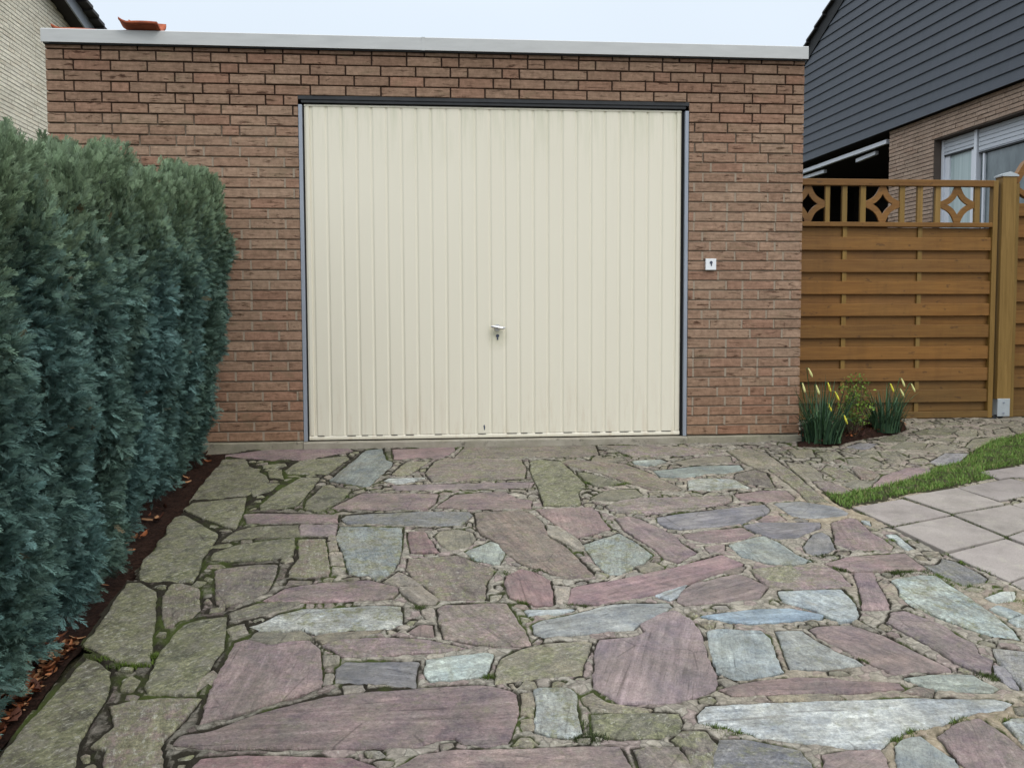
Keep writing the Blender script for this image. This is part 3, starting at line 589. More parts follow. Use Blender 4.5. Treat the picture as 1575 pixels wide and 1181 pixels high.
# ------------------------------------------------------------------ paving: outlines of the stones
K = 3.9375
REG = {'1': (0, 680), '2': (400, 680), '3': (800, 680), '4': (1175, 640), '5': (0, 920), '6': (400, 920), '7': (800, 920), '8': (1175, 920)}
ST = r'''
1G:1355,98 1480,95 1510,140 1600,190 1625,225 1560,280 1490,310 1150,345 1240,230
1G:1165,362 1490,325 1470,410 1425,515 1380,505 1200,440 1115,400
1G:1115,432 1060,445 1020,500 1015,550 960,590 945,640 870,700 845,790 860,825 960,835 1160,828 1200,780 1220,690 1315,562 1310,542 1200,480 1150,450
1G:1345,590 1420,535 1500,510 1575,500 1810,490 1812,555 1575,565 1440,580
2P:245,494 465,490 452,560 245,554
1G:1280,700 1300,660 1450,612 1575,595 1780,572 1785,620 1760,680 1575,705 1400,712
1H:1305,768 1330,757 1575,732 1675,732 1662,790 1620,878 1500,945 1332,980 1312,955 1315,870
2H:232,577 392,574 402,650 418,760 408,803 178,803 172,780 242,690 237,640
2S:410,595 460,585 475,640 422,645
2S:420,658 488,655 508,730 434,733
2S:438,742 515,747 512,775 438,780
2B:485,505 860,508 855,560 850,640 838,700 798,770 712,825 660,795 545,792 525,725 492,620 462,570 472,530
2b:495,452 520,437 660,427 960,413 1265,414 1283,430 1210,492 1050,498 820,486 530,480
2P:-95,427 0,422 468,430 470,474 0,479 -80,478
2Q:900,537 988,533 1030,590 1083,655 920,660 905,600
2Y:1060,560 1090,532 1200,518 1285,540 1300,575 1268,618 1160,648 1120,625
2H:1307,422 1575,404 1640,430 1710,485 1740,560 1830,612 1930,702 2018,790 1988,808 1870,813 1720,768 1575,713 1487,650 1442,597 1350,550 1312,500
2H:900,692 1030,692 1180,674 1240,690 1300,722 1430,762 1370,828 1352,943 1085,943 1060,898 940,820 892,760
2B:1250,655 1395,592 1438,607 1478,665 1443,733 1300,702
2P:22,948 150,880 350,847 660,827 826,872 828,903 798,933 560,948 150,958
2S:745,832 838,772 928,820 985,858 850,852
2S:852,890 978,862 1078,940 1058,968 960,972 905,938
3Q:0,762 100,790 178,830 192,900 188,973 90,973 -60,930 -88,850 -82,802
2Q:-206,72 16,44 508,22 560,46 283,102 51,99 -206,80
2G:15,132 150,122 160,138 20,148
2G:52,172 130,158 140,215 60,208
2G:242,107 518,80 535,92 400,187 172,183 152,165
2G:242,207 357,207 308,270 213,383 2,403 2,370 130,272
2G:377,264 548,277 500,338 350,418 274,393 284,350
2G:-60,270 60,237 118,242 60,288 -40,318
2B:642,42 738,32 758,100 797,112 788,138 650,262 425,222
2Q:802,37 1185,22 1168,50 1100,86 812,93
2Y:852,140 890,117 1025,107 900,188 832,193 802,185
2L:752,225 780,212 995,207 918,233 830,243
2H:1012,172 1060,112 1120,93 1575,98 1608,150 1598,213 1080,228 1042,225 1015,195
2P:792,257 850,252 1575,238 1658,237 1638,263 1200,278 832,281
2P:434,393 620,302 1077,307 1058,358 998,393 700,402
2P:1072,383 1180,312 1480,292 1558,335 1638,347 1638,388 1300,398
2H:1242,24 1575,17 2028,14 2048,70 1900,80 1575,84 1182,83
3P:490,12 620,14 1040,22 1225,50 1000,73 690,80 652,70 560,30
3G:72,107 120,97 240,107 288,150 387,240 392,265 348,300 362,368 340,377 147,373 112,260 62,160
3H:247,112 300,97 600,122 640,127 800,187 975,275 950,288 800,283 660,238 500,183 292,135
3G:342,167 420,182 638,240 480,263 402,230
3Y:432,330 520,287 700,277 738,310 640,338 450,343
3L:682,107 850,97 887,110 800,133 702,128
3Y:922,115 1100,87 1267,82 1277,110 1000,133
3B:812,167 1100,137 1328,132 1347,155 1280,173 1100,188 1000,208 852,198
3L:1022,227 1120,212 1288,217 1395,270 1140,283 1022,278
3H:1312,182 1420,157 1488,177 1537,260 1400,243 1302,210
3P:522,380 602,347 720,332 1277,317 1277,345 1228,363 850,423 620,413 552,403
3P:1302,307 1477,285 1608,285 1662,325 1652,343 1477,350 1342,343
3P:102,402 430,387 468,412 488,460 547,515 350,572 282,538 152,440
3b:832,447 1000,422 1478,372 1507,400 1488,423 1380,463 1338,488 1000,515 902,508 842,480
3P:582,457 660,442 720,457 858,522 957,577 977,610 1067,660 960,718 882,698 822,640 742,588 642,528
3B:378,612 600,542 700,602 797,670 740,718 602,792 542,788 482,740
3S:162,492 238,502 328,562 388,632 350,640 252,588 172,548
3P:992,547 1080,532 1343,507 1417,545 1358,568 1250,588 1110,598 1012,568
3P:1122,627 1238,607 1237,648 1152,668
4P:-35,620 20,592 98,592 130,618 0,630
4b:-125,652 -20,636 150,635 337,633 337,660 200,723 92,736 -38,698
4B:-208,768 -60,727 0,717 98,762 190,827 288,868 180,886 0,873 -128,838
3Q:312,880 342,867 620,822 1000,737 1220,677 1347,727 1328,748 1080,818 800,918 440,972 293,967
3P:1042,850 1300,792 1350,797 1497,862 1438,938 1000,972 953,948 992,890
3Y:702,740 820,717 867,745 828,768 740,773
3S:632,790 700,772 757,790 640,808
3S:203,852 307,862 288,958 222,965
3L:802,910 1008,852 950,918 902,942
3S:462,772 538,790 508,822 452,800
0Y:1119,691 1148,688 1177,694 1212,720 1166,719 1151,714 1137,704
4H:35,317 150,314 395,518 310,513 270,508 202,440
4b:62,520 220,507 428,540 507,578 488,597 280,609 182,598
4P:412,637 520,607 557,612 638,690 718,732 778,775 757,803 650,798 540,802 442,768
4b:242,780 300,707 350,692 398,720 428,800 330,832 262,820
4P:372,883 500,847 850,822 977,913 958,923 530,928
4P:-60,897 0,892 400,907 448,930 527,1018 360,1033 130,1033 30,1020 -40,960
4L:92,1047 468,1040 527,1100 573,1188 558,1222 450,1222 300,1158 112,1110
4P:547,942 658,937 678,1000 757,1130 753,1158 602,1163 577,1020
4L:778,985 960,955 1040,962 1268,1110 1428,1220 1508,1290 1542,1333 1400,1322 1150,1238 902,1138 832,1083 822,1030
4b:972,892 1050,892 1082,852 1168,872 1347,970 1328,998 1210,1018 1082,958
4L:742,707 798,707 848,750 907,790 870,803 802,745
4L:592,622 638,627 648,653 612,638
4L:1342,1085 1430,1052 1518,1052 1508,1108 1400,1118
8L:1372,50 1420,32 1558,80 1482,103
8L:1484,122 1575,87 1680,130 1660,190 1540,160
4Y:132,267 280,292 348,340 348,373 292,383 202,340
4P:302,392 390,387 500,432 545,463 420,468 342,430
4H:382,292 500,322 597,385 540,393 442,365 352,320
4P:655,420 720,357 870,307 998,307 1015,340 940,373 760,423
4Y:502,252 640,242 718,280 620,308 522,285
4Y:702,207 800,207 877,245 780,258 722,240
4b:1012,270 1100,217 1265,217 1228,260 1170,303 1062,298
4Y:882,257 960,247 998,265 950,283 892,275
4Y:742,190 850,152 988,162 958,188 800,193
4b:502,180 580,157 688,162 620,193
4G:692,132 790,112 877,122 840,148 722,153
4Y:982,140 1070,127 1157,127 1120,153
4Y:1222,180 1270,132 1478,112 1330,198
4Y:152,197 290,197 308,240 202,243
4Y:322,217 440,207 478,240 382,263
4G:902,92 1050,62 1178,72 1100,113 952,108
4Y:1162,92 1288,77 1288,118 1182,118
4Y:1392,77 1480,62 1498,90 1402,108
4Y:1502,72 1575,62 1620,90 1532,98
4H:532,312 650,327 698,350 640,378 592,373
4Y:1072,40 1180,27 1200,43 1102,48
4Y:1300,60 1380,40 1500,35 1560,50 1400,62
4Y:560,375 630,388 690,372 640,420 560,440 480,405
4Y:560,215 680,200 700,232 600,240
4Y:1180,185 1110,205 1000,208 960,200 1060,160
5G:775,-98 850,-101 938,-50 937,130 913,240 911,382 780,382 662,348 513,265 622,130 702,0
5H:988,-20 1040,-93 1100,-98 1198,-68 1207,60 1150,108 1060,128 1040,162 1003,162 988,80
5G:1202,122 1368,102 1358,200 1348,298 1290,368 1200,498 1187,572 902,557 883,510 992,290 1112,152
5G:523,345 590,372 663,430 648,570 560,700 470,860 440,1000 400,1028 380,1100 -60,1100 20,920 150,760 320,590
5G:742,480 800,452 838,480 798,547 742,543
5H:662,640 830,602 970,592 1215,592 1100,728 980,838 960,898 1000,1100 642,1100 642,900 562,880 700,760
6P:-150,262 -80,242 60,278 180,252 300,248 357,300 371,450 366,522 200,582 0,637 -200,697 -362,742 -300,540 -220,400
6P:-518,867 -480,822 -300,792 -50,702 100,658 400,583 700,551 1340,508 1450,528 1547,562 1557,680 1518,800 1498,857 1350,872 1240,857 1180,823 1060,837 940,877 760,887 560,882 200,889 -200,882 -420,882
6Q:-360,962 -100,942 550,952 700,1012 760,1100 -500,1100
6P:803,1028 960,942 1200,908 1575,903 2170,883 2215,960 2290,1100 783,1100
7H:692,902 760,892 960,882 1018,970 1098,1100 770,1100
6L:-70,160 0,142 100,92 250,53 380,53 650,33 848,38 857,100 866,148 700,177 560,177 330,192 250,170 100,187 0,182
6P:500,332 384,270 500,237 760,227 1030,242 1245,290 1150,302 900,316 700,337
6b:464,412 520,372 957,372 937,518 800,518 640,498 464,498
6L:1013,362 1120,347 1380,322 1407,327 1387,400 1367,448 1180,477 1033,482 1003,440
6Y:322,222 420,202 738,182 600,218 380,257
6P:1083,52 1120,32 1400,22 1488,22 1518,70 1597,180 1635,267 1560,277 1300,262 1122,228 1083,130
6Y:1473,347 1575,297 1745,263 1945,248 2003,253 1993,300 1953,380 1943,447 1755,462 1575,477 1428,497 1430,430 1468,350
7L:93,542 130,533 288,533 337,570 347,680 372,798 300,827 190,817 93,788 102,650
6S:503,517 618,512 637,543 512,558
6S:383,332 478,332 468,378 392,388
6S:402,442 438,442 438,508 382,508
7B:78,150 140,122 300,93 560,28 900,18 918,40 822,88 722,138 682,172 500,187 150,222 92,200
7L:32,62 228,57 325,57 220,78 52,93
7P:483,242 690,227 770,190 735,150 832,92 930,63 1038,122 1097,210 1127,330 1187,450 1177,528 1100,567 900,617 602,617 502,557 448,528 463,300
7L:1142,192 1200,177 1458,187 1507,230 1557,370 1592,430 1400,467 1320,477 1192,428 1152,300
8P:-268,538 -60,492 200,467 400,467 500,487 818,502 845,528 560,552 0,562 -198,567
8L:-397,698 -348,642 0,622 600,602 900,592 1398,597 1495,620 1438,658 1240,688 1000,767 850,787 748,847 700,887 500,882 240,852 0,827 -98,797 -377,738
7G:433,690 560,682 957,682 975,730 948,798 840,822 640,827 550,817 442,798
7Y:373,582 440,553 540,622 798,652 778,678 433,662
7H:923,840 980,793 1118,793 1198,880 1168,960 1178,1100 1063,1100 1003,900
8b:-268,842 -140,842 30,872 218,907 278,980 328,1100 -278,1100 -308,950
8P:362,932 520,907 698,902 737,960 757,1100 372,1100
8B:802,880 850,842 948,822 1048,900 1148,960 1228,1100 832,1100
8P:1058,820 1160,752 1300,713 1398,770 1478,830 1558,900 1698,1000 1700,1100 1352,1100 1182,960
8L:1452,740 1500,717 1600,717 1700,897 1577,868 1522,800
8b:1393,292 1575,312 1700,330 1700,557 1577,537 1502,440 1422,370
8b:1392,392 1438,402 1498,452 1537,537 1482,508 1402,440
8B:853,470 1000,452 1268,452 1318,490 1415,530 1380,548 1200,549 1000,523
8P:283,172 350,157 520,152 720,212 900,302 1125,412 1125,428 900,427 790,447 742,418 602,358 452,278 332,220
8P:773,77 850,67 1100,162 1200,232 1267,262 1297,330 1378,362 1377,447 1300,427 1150,368 1000,268 880,208 745,130
8B:78,192 230,187 300,242 420,312 560,362 605,393 400,407 162,417 122,300
8C:-377,98 -250,82 0,58 150,53 355,90 345,103 200,118 0,137 -150,135
8Y:1522,652 1600,642 1660,700 1532,688
5Y:1390,75 1575,18 1850,-3 1780,28 1500,108 1400,123
5S:1382,172 1478,142 1498,200 1402,223
2S:420,545 455,560 462,580 415,583
3H:1160,760 1360,745 1330,775 1250,785
3Y:1400,760 1575,742 1640,735 1700,790 1640,850 1530,850 1440,800
3Y:420,120 560,112 640,95 620,90 440,88
1G:1440,150 1575,152 1560,165 1470,175
6S:980,60 1045,45 1055,90 1010,110
6P:900,190 960,150 1040,150 1050,215 960,215
7S:1190,480 1240,470 1320,500 1250,520
7S:1110,250 1140,240 1160,300 1185,360 1150,350
7Y:10,560 70,550 85,620 80,700 10,680
7Y:10,720 70,710 80,770 20,780
2P:60,-8 200,-6 160,8 40,10
3S:680,770 560,830 530,838 600,800
5S:1200,480 1290,420 1320,450 1280,500 1190,540
6Y:-20,195 60,195 160,200 250,185 320,230 180,240 60,262 -70,235
8Y:30,580 400,565 480,590 380,600 60,602
8Y:560,115 700,190 640,180 540,135
'''
PAL = {'P': ((.228, .174, .174), .28), 'Q': ((.225, .155, .158), .14), 'H': ((.205, .165, .150), .60), 'G': ((.118, .118, .080), .72),
       'Y': ((.235, .215, .165), .50), 'B': ((.240, .268, .258), .38), 'b': ((.205, .205, .215), .20), 'L': ((.36, .40, .395), .34),
       'C': ((.215, .285, .33), .08), 'S': ((.30, .27, .23), .35)}
stones = []
for line in ST.strip().splitlines():
    h_, pts = line.split(':'); rg, ty = h_[0], h_[1]
    pp = [tuple(map(float, q.split(','))) for q in pts.split()]
    if rg != '0': ox, oy = REG[rg]; pp = [(ox+a/K, oy+b/K) for a, b in pp]
    G_ = [on_g(a, b, .010)[:2] for a, b in pp]
    G_ = np.array(G_)
    if np.dot(G_[:, 0], np.roll(G_[:, 1], -1))-np.dot(G_[:, 1], np.roll(G_[:, 0], -1)) < 0: G_ = G_[::-1]
    e_ = np.roll(G_, -1, 0)-G_; e_ /= np.linalg.norm(e_, axis=1)[:, None]+1e-9; nn_ = np.stack([e_[:, 1], -e_[:, 0]], 1)
    nn_ = nn_+np.roll(nn_, 1, 0); nn_ /= np.linalg.norm(nn_, axis=1)[:, None]+1e-9
    stones.append((ty, G_+nn_*.0045))

def pip(poly, X, Y):
    ins = np.zeros(X.shape, bool); n = len(poly); j = n-1
    for i in range(n):
        xi, yi = poly[i]; xj, yj = poly[j]
        c = ((yi > Y) != (yj > Y)) & (X < (xj-xi)*(Y-yi)/(yj-yi+1e-12)+xi); ins ^= c; j = i
    return ins
def pdist(poly, X, Y):
    d = np.full(X.shape, 9.); n = len(poly)
    for i in range(n):
        a = poly[i]; b = poly[(i+1) % n]; ab = b-a; t = np.clip(((X-a[0])*ab[0]+(Y-a[1])*ab[1])/(ab@ab+1e-12), 0, 1)
        d = np.minimum(d, np.hypot(X-a[0]-t*ab[0], Y-a[1]-t*ab[1]))
    return d
def roughen(poly, step, amp, sd):
    out = []; n = len(poly)
    for i in range(n):
        a = poly[i]; b = poly[(i+1) % n]; ln = np.linalg.norm(b-a); k = max(1, int(ln/step))
        nn = np.array([b[1]-a[1], a[0]-b[0]])/max(ln, 1e-6)
        for j in range(k):
            p = a+(b-a)*j/k
            w_ = mnoise.noise(Vector((p[0]*11, p[1]*11, sd)))*1.0+mnoise.noise(Vector((p[0]*38, p[1]*38, sd+4)))*.8+mnoise.noise(Vector((p[0]*90, p[1]*90, sd+9)))*.35
            out.append(p+nn*w_*amp*(1 if j else .4))
    return np.array(out)
def stone_mesh(mb_, poly, ty, sd, hbase=.0045, chip=False):
    area = .5*abs(np.dot(poly[:, 0], np.roll(poly[:, 1], 1))-np.dot(poly[:, 1], np.roll(poly[:, 0], 1)))
    if .5*(np.dot(poly[:, 0], np.roll(poly[:, 1], -1))-np.dot(poly[:, 1], np.roll(poly[:, 0], -1))) < 0: poly = poly[::-1]
    rd = random.Random(sd)
    P0 = roughen(poly, .012 if not chip else .010, .0065 if not chip else .004, sd*1.37)
    n = len(P0); c0 = P0.mean(0)
    sm = lambda Q, it: Q if it == 0 else sm((np.roll(Q, 1, 0)+2*Q+np.roll(Q, -1, 0))/4, it-1)
    Pc, Ps = sm(P0, 10), sm(P0, 3)
    tn = np.roll(Pc, -1, 0)-np.roll(Pc, 1, 0); tn /= np.linalg.norm(tn, axis=1)[:, None]+1e-9
    inn = np.stack([-tn[:, 1], tn[:, 0]], 1)
    per = np.linalg.norm(np.roll(P0, -1, 0)-P0, axis=1).sum(); wd = area/max(per, 1e-6)
    i1 = min(.0035, wd*.25); i2 = min(.009, wd*.5)
    hh = hbase+rd.uniform(-.001, .003); ta, tb = rd.uniform(-.005, .005), rd.uniform(-.005, .005)
    def zz(p, h): return gz(0, p[1])+h+ta*(p[0]-c0[0])+tb*(p[1]-c0[1])
    rings = []
    j1 = np.array([mnoise.noise(Vector((p[0]*60, p[1]*60, sd))) for p in P0])
    rings.append([(p[0], p[1], gz(0, p[1])-.012) for p in P0])
    rings.append([(p[0], p[1], zz(p, hh-.005+.002*j)) for p, j in zip(P0, j1)])
    q = (P0+Ps)/2+inn*i1; rings.append([(p[0], p[1], zz(p, hh-.0012)) for p in q])
    q = Ps*.6+Pc*.4+inn*i2; rings.append([(p[0], p[1], zz(p, hh)) for p in q])
    d = poly-c0; u_, s_, vt = np.linalg.svd(d, full_matrices=False); ax = vt[0]; 
    if ty in 'G': ax = np.array([.6, .8])
    bx = np.array([-ax[1], ax[0]]); ou, ov = rd.uniform(0, 40), rd.uniform(0, 40)
    V = [v for r_ in rings for v in r_]
    UV = [((v[0]-c0[0])*ax[0]+(v[1]-c0[1])*ax[1]+ou, (v[0]-c0[0])*bx[0]+(v[1]-c0[1])*bx[1]+ov) for v in V]
    Fc = [(r_*n+k, r_*n+(k+1) % n, (r_+1)*n+(k+1) % n, (r_+1)*n+k) for r_ in range(3) for k in range(n)]
    top3 = [Vector((v[0], v[1], 0)) for v in rings[3]]
    for t3 in tessellate_polygon([top3]):
        a, b, c = t3
        if (top3[b]-top3[a]).cross(top3[c]-top3[a]).z < 0: b, c = c, b
        Fc.append((3*n+a, 3*n+b, 3*n+c))
    (cr, cg, cb), li = PAL[ty]; br = (1.74 if ty in 'PQLBbC' else 1.48)*rd.uniform(.84, 1.14)
    # the left and far parts of the drive are the most overgrown with lichen
    lx = max(0, min(1, (-.2-c0[0])/1.0))*.3 + max(0, min(1, (c0[1]+1.6)/1.6))*.12
    mb_.cur = (cr*br*rd.uniform(.95, 1.05), cg*br, cb*br*rd.uniform(.95, 1.05), max(.03, min(1, li+lx+rd.choice((-.2, -.1, 0, 0, .12, .25)))))
    mb_.add(V, Fc, 0, UV)

# distance field on the bed, then rubble chips in the wide joints
h_ = .0125
bx_ = np.arange(-1.205, 6.0, h_); by_ = np.arange(-6.9, 1.15, h_)
BX, BY = np.meshgrid(bx_, by_); DS = np.full(BX.shape, .35); INS = np.zeros(BX.shape, bool)
def stamp(poly, pad=.36):
    x0, y0 = poly.min(0)-pad; x1, y1 = poly.max(0)+pad
    i0, i1 = np.searchsorted(bx_, [x0, x1]); j0, j1 = np.searchsorted(by_, [y0, y1])
    if i1-i0 < 1 or j1-j0 < 1: return
    sl = (slice(j0, j1), slice(i0, i1)); X = BX[sl]; Y = BY[sl]
    ins = pip(poly, X, Y); d = pdist(poly, X, Y); d[ins] = 0
    DS[sl] = np.minimum(DS[sl], d); INS[sl] |= ins
for ty, p in stones: stamp(p)
def reg_poly(reg, txt, h=0.):
    ox, oy = REG[reg]; return np.array([on_g(ox+float(a)/K, oy+float(b)/K, h)[:2] for a, b in (q.split(',') for q in txt.split())])
grass_poly = reg_poly('4', '372,472 470,478 560,462 700,440 850,398 1010,352 1060,312 1200,290 1290,212 1400,152 1575,118 1750,80 1900,200 1575,292 1310,335 1400,380 1130,430 850,480 540,538 510,566 440,530')
bed_poly = reg_poly('4', '208,184 340,190 460,172 690,128 860,88 840,40 700,30 500,30 215,100')
SC, SO = 4.5, (1225, 640)
slabs_px = ['392,632 733,574 1068,681 667,757', '742,560 1108,500 1436,610 1074,674', '1118,492 1488,428 1800,516 1405,580', '1272,388 1620,338 1950,420 1500,423 1405,436',
            '1092,682 1480,616 1800,706 1452,828', '682,772 1080,694 1440,842 1032,938', '1050,950 1452,845 1850,996 1474,1138', '1466,838 1815,718 2130,830 1864,988',
            '1484,1152 1860,1006 2230,1170 1920,1380', '1495,610 1815,528 2140,620 1815,700', '1880,992 2140,840 2500,960 2250,1150']
slabs = [np.array([on_g(SO[0]+float(a)/SC, SO[1]+float(b)/SC, .012)[:2] for a, b in (q.split(',') for q in s.split())]) for s in slabs_px]
o_, a_, b_ = slabs[0][0], slabs[1][1]-slabs[0][0], (slabs[8][0]-slabs[0][0])/3
a_ = a_/2
for j in range(-1, 8):
    for i in range(0, 8):
        q = [o_+a_*(i+u)+b_*(j+v) for u, v in ((.01, .01), (.99, .01), (.99, .99), (.01, .99))]; q = np.array(q); cn = q.mean(0)
        if i < 2 and j < 4 or j < 0 and i < 4: continue
        tst = np.concatenate([cn+(q-cn)*.9, cn+(np.roll(q, 1, 0)+q-2*cn)*.45, [cn]])
        if any(pip(p_, tst[:, 0], tst[:, 1]).any() for p_ in slabs[:11]): continue
        if cn[0] > 5.9 or cn[1] < -6.6: continue
        slabs.append(q)
for p in slabs+[grass_poly, bed_poly]: stamp(p, .30)
rd = random.Random(5); cand = [(i, j) for j in range(0, len(by_), 5) for i in range(0, len(bx_), 5) if DS[j, i] > .11 and (by_[j] < -3.9 or bx_[i] > 4.9) and bx_[i] < 5.9 and by_[j] < .8]
rd.shuffle(cand)
for i, j in cand:
    d = DS[j, i]
    if d < .095: continue
    x, y = bx_[i], by_[j]
    if x < -1.05: continue
    r_ = min(d-.012, rd.uniform(.13, .30)); k = rd.randint(5, 6); a0 = rd.uniform(0, 6.3)
    pl = np.array([(x+r_*rd.uniform(.85, 1.03)*math.cos(a0+2*math.pi*q/k+w_), y+r_*rd.uniform(.85, 1.03)*math.sin(a0+2*math.pi*q/k+w_)) for q in range(k) for w_ in (rd.uniform(-.25, .25),)])
    stones.append((rd.choice('PPHHBLbYGQ'), pl)); stamp(pl)
rd = random.Random(11); chips = []
cand = [(i, j) for j in range(0, len(by_), 2) for i in range(0, len(bx_), 2) if .026 < DS[j, i] < .12 and by_[j] < -.06+.9*(bx_[i] > 2.7) and bx_[i] < 5.9 and bx_[i] > -1.17]
rd.shuffle(cand)
for i, j in cand:
    d = DS[j, i]
    if d < .026: continue
    x, y = bx_[i], by_[j]
    if rd.random() < (.8 if x > 1.2 and y > -4.2 else .6): continue
    r_ = min(d-.006, rd.uniform(.03, .065)); k = rd.randint(4, 5); a0 = rd.uniform(0, 6.3); ec = rd.uniform(.6, 1.)
    # stretch along the open direction of the joint
    best, ba = 0, 0
    for a in np.linspace(0, math.pi, 6, endpoint=False):
        s_ = 0
        for sg in (-1, 1):
            ii = int(round((x+sg*math.cos(a)*r_*1.5-bx_[0])/h_)); jj = int(round((y+sg*math.sin(a)*r_*1.5-by_[0])/h_))
            if 0 <= ii < len(bx_) and 0 <= jj < len(by_): s_ += DS[jj, ii]
        if s_ > best: best, ba = s_, a
    st_ = rd.uniform(1.0, 1.7) if best > .6*d else 1.
    pl = []
    for q in range(k):
        a = a0+2*math.pi*q/k+rd.uniform(-.42, .42); rr = r_*rd.uniform(.75, 1.05)
        u, v = rr*math.cos(a)*st_, rr*math.sin(a)*.95
        pl.append((x+u*math.cos(ba)-v*math.sin(ba), y+u*math.sin(ba)+v*math.cos(ba)))
    pl = np.array(pl); chips.append((rd.choice('SSYYYHH' if x > -.6 else 'YHHGGH'), pl)); stamp(pl)
smb = MB()
for k, (ty, p) in enumerate(stones): stone_mesh(smb, p, ty, k+1)
for k, (ty, p) in enumerate(chips): stone_mesh(smb, p, ty, k+1000, hbase=.003, chip=True)
so = smb.build('stone_paving', M['stone'], None, attrs=True); tag(so, 'crazy paving of purple, grey and lichen green slate', None, None, 'structure')

# mortar bed
keep = (BX < 2.66) & (BY < .0) | (BX >= 2.60)
NZ = np.zeros(BX.shape)
for sc_n, am in ((5, .004), (16, .003), (45, .0022)):
    ph = rng.uniform(0, 6.28, (7, 3)); 
    for k in range(7):
        a = ph[k, 0]; NZ += am/2.6*np.sin(sc_n*(1+.35*ph[k, 2]/6.28)*(BX*math.cos(a)+BY*math.sin(a))*2+ph[k, 1])
NZ += rng.normal(0, .0008, BX.shape)
gro = np.exp(-(DS/.0065)**2)
BZ = GZ+GS*BY+.005+NZ*.8-.008*gro; BZ[INS] = (GZ+GS*BY-.008)[INS]
sandy = np.clip((BX-.9-.35*np.sin(BY*2.1))/.9, 0, 1)*np.clip((-.5-BY)/.8, 0, 1); sandy = sandy*np.clip(.55+1.3*np.sin(BX*3.1+1.2*np.sin(BY*2.3))*np.sin(BY*3.7+.8), .08, 1.); sandy = np.maximum(sandy, np.clip((BX-2.5)/.4, 0, 1)*.45)
dark = np.clip((-.1-BX)/.9, 0, 1)
green = np.clip((BY+2.2)/1.6, 0, 1)
cr = np.clip(gro*.75+.07+.42*dark+.16*green+.10*np.sin(BX*4.3+BY)*np.sin(BY*5.1)-.22*sandy, 0, 1)
colr = np.stack([cr, sandy, np.zeros_like(cr), np.ones_like(cr)], -1).reshape(-1, 4)
nx, ny = len(bx_), len(by_); I = np.arange(nx*ny).reshape(ny, nx)
T = np.stack([I[:-1, :-1].ravel(), I[:-1, 1:].ravel(), I[1:, 1:].ravel(), I[1:, :-1].ravel()], 1)
keep &= (BX > -1.13) | (DS < .02)
T = T[keep[:-1, :-1].ravel()]
bo = fast_mesh('driveway', np.stack([BX.ravel(), BY.ravel(), BZ.ravel()], 1), T, M['bed'], colr, nv=4, smooth=True); tag(bo, kind='structure')

# concrete slabs
mb = MB()
for k, p in enumerate(slabs):
    p = np.array(p); c0 = p.mean(0)
    if .5*(np.dot(p[:, 0], np.roll(p[:, 1], -1))-np.dot(p[:, 1], np.roll(p[:, 0], -1))) < 0: p = p[::-1]
    q0 = roughen(p, .05, .0012, k); m_ = len(q0); t = random.uniform(.90, 1.08); mb.cur = (t, t*random.uniform(.98, 1.0), t*random.uniform(.96, 1.0), 1)
    dz = random.uniform(-.003, .004)
    ring = lambda f, h: [(c0[0]+(a-c0[0])*f, c0[1]+(b-c0[1])*f, gz(0, b)+h+dz) for a, b in q0]
    V = ring(1, -.03)+ring(1, .009)+ring(.987, .0125)
    mb.add(V, [(r_*m_+i, r_*m_+(i+1) % m_, (r_+1)*m_+(i+1) % m_, (r_+1)*m_+i) for r_ in range(2) for i in range(m_)]+[tuple(2*m_+i for i in range(m_))])
o = mb.build('patio', M['slab'], None, attrs=True); tag(o, 'grey concrete slabs beside the stone drive', kind='structure')

# flower bed soil
def mound(name, poly, hmax, mat):
    x0, y0 = poly.min(0); x1, y1 = poly.max(0); s_ = .03; xs_ = np.arange(x0, x1+s_, s_); ys_ = np.arange(y0, y1+s_, s_)
    X, Y = np.meshgrid(xs_, ys_); ins = pip(poly, X, Y); d = pdist(poly, X, Y)*np.where(ins, 1, -1)
    Z = GZ+GS*Y + .006 + np.clip(d/.10, -.4, 1)*hmax
    Z += np.array([[.016*mnoise.noise(Vector((a*14, b*14, 2.))) for a in xs_] for b in ys_])*(d > 0)
    nx, ny = len(xs_), len(ys_); I = np.arange(nx*ny).reshape(ny, nx)
    T = np.stack([I[:-1, :-1].ravel(), I[:-1, 1:].ravel(), I[1:, 1:].ravel(), I[1:, :-1].ravel()], 1)
    T = T[(d[:-1, :-1] > -.045).ravel()]
    return fast_mesh(name, np.stack([X.ravel(), Y.ravel(), Z.ravel()], 1), T, mat, nv=4, smooth=True)
o = mound('flower_bed', bed_poly, .035, M['soil']); tag(o, kind='structure')
o = mound('lawn', grass_poly, .010, M['ground']); tag(o, kind='structure')

# ------------------------------------------------------------------ blades (grass, moss, leaves) as vectorised strips
def blades(P, H, W, lean, az, bend, C, seg=3):
    """P (n,3) roots; returns verts, quads, colours"""
    n = len(P); dirx = np.stack([np.cos(az), np.sin(az), np.zeros(n)], 1); side = np.stack([-np.sin(az), np.cos(az), np.zeros(n)], 1)
    V = []; Cc = []
    for k in range(seg+1):
        t = k/seg; a = lean+bend*t
        ctr = P + dirx*(H*(np.sin(lean)*t+np.sin(bend)*t*t*.6))[:, None] + np.array([0, 0, 1.])*(H*t*np.cos(lean)*np.cos(bend*t*.7))[:, None]
        wd = W*(1-t)**.6 if k < seg else W*.04
        V.append(ctr-side*(wd/2)[:, None]); V.append(ctr+side*(wd/2)[:, None]); Cc += [C, C]
    V = np.stack(V, 1).reshape(-1, 3); Cc = np.stack(Cc, 1).reshape(-1, C.shape[1]); m = 2*(seg+1); base = np.arange(n)*m
    T = np.concatenate([np.stack([base+2*k, base+2*k+1, base+2*k+3, base+2*k+2], 1) for k in range(seg)])
    return V, T, Cc
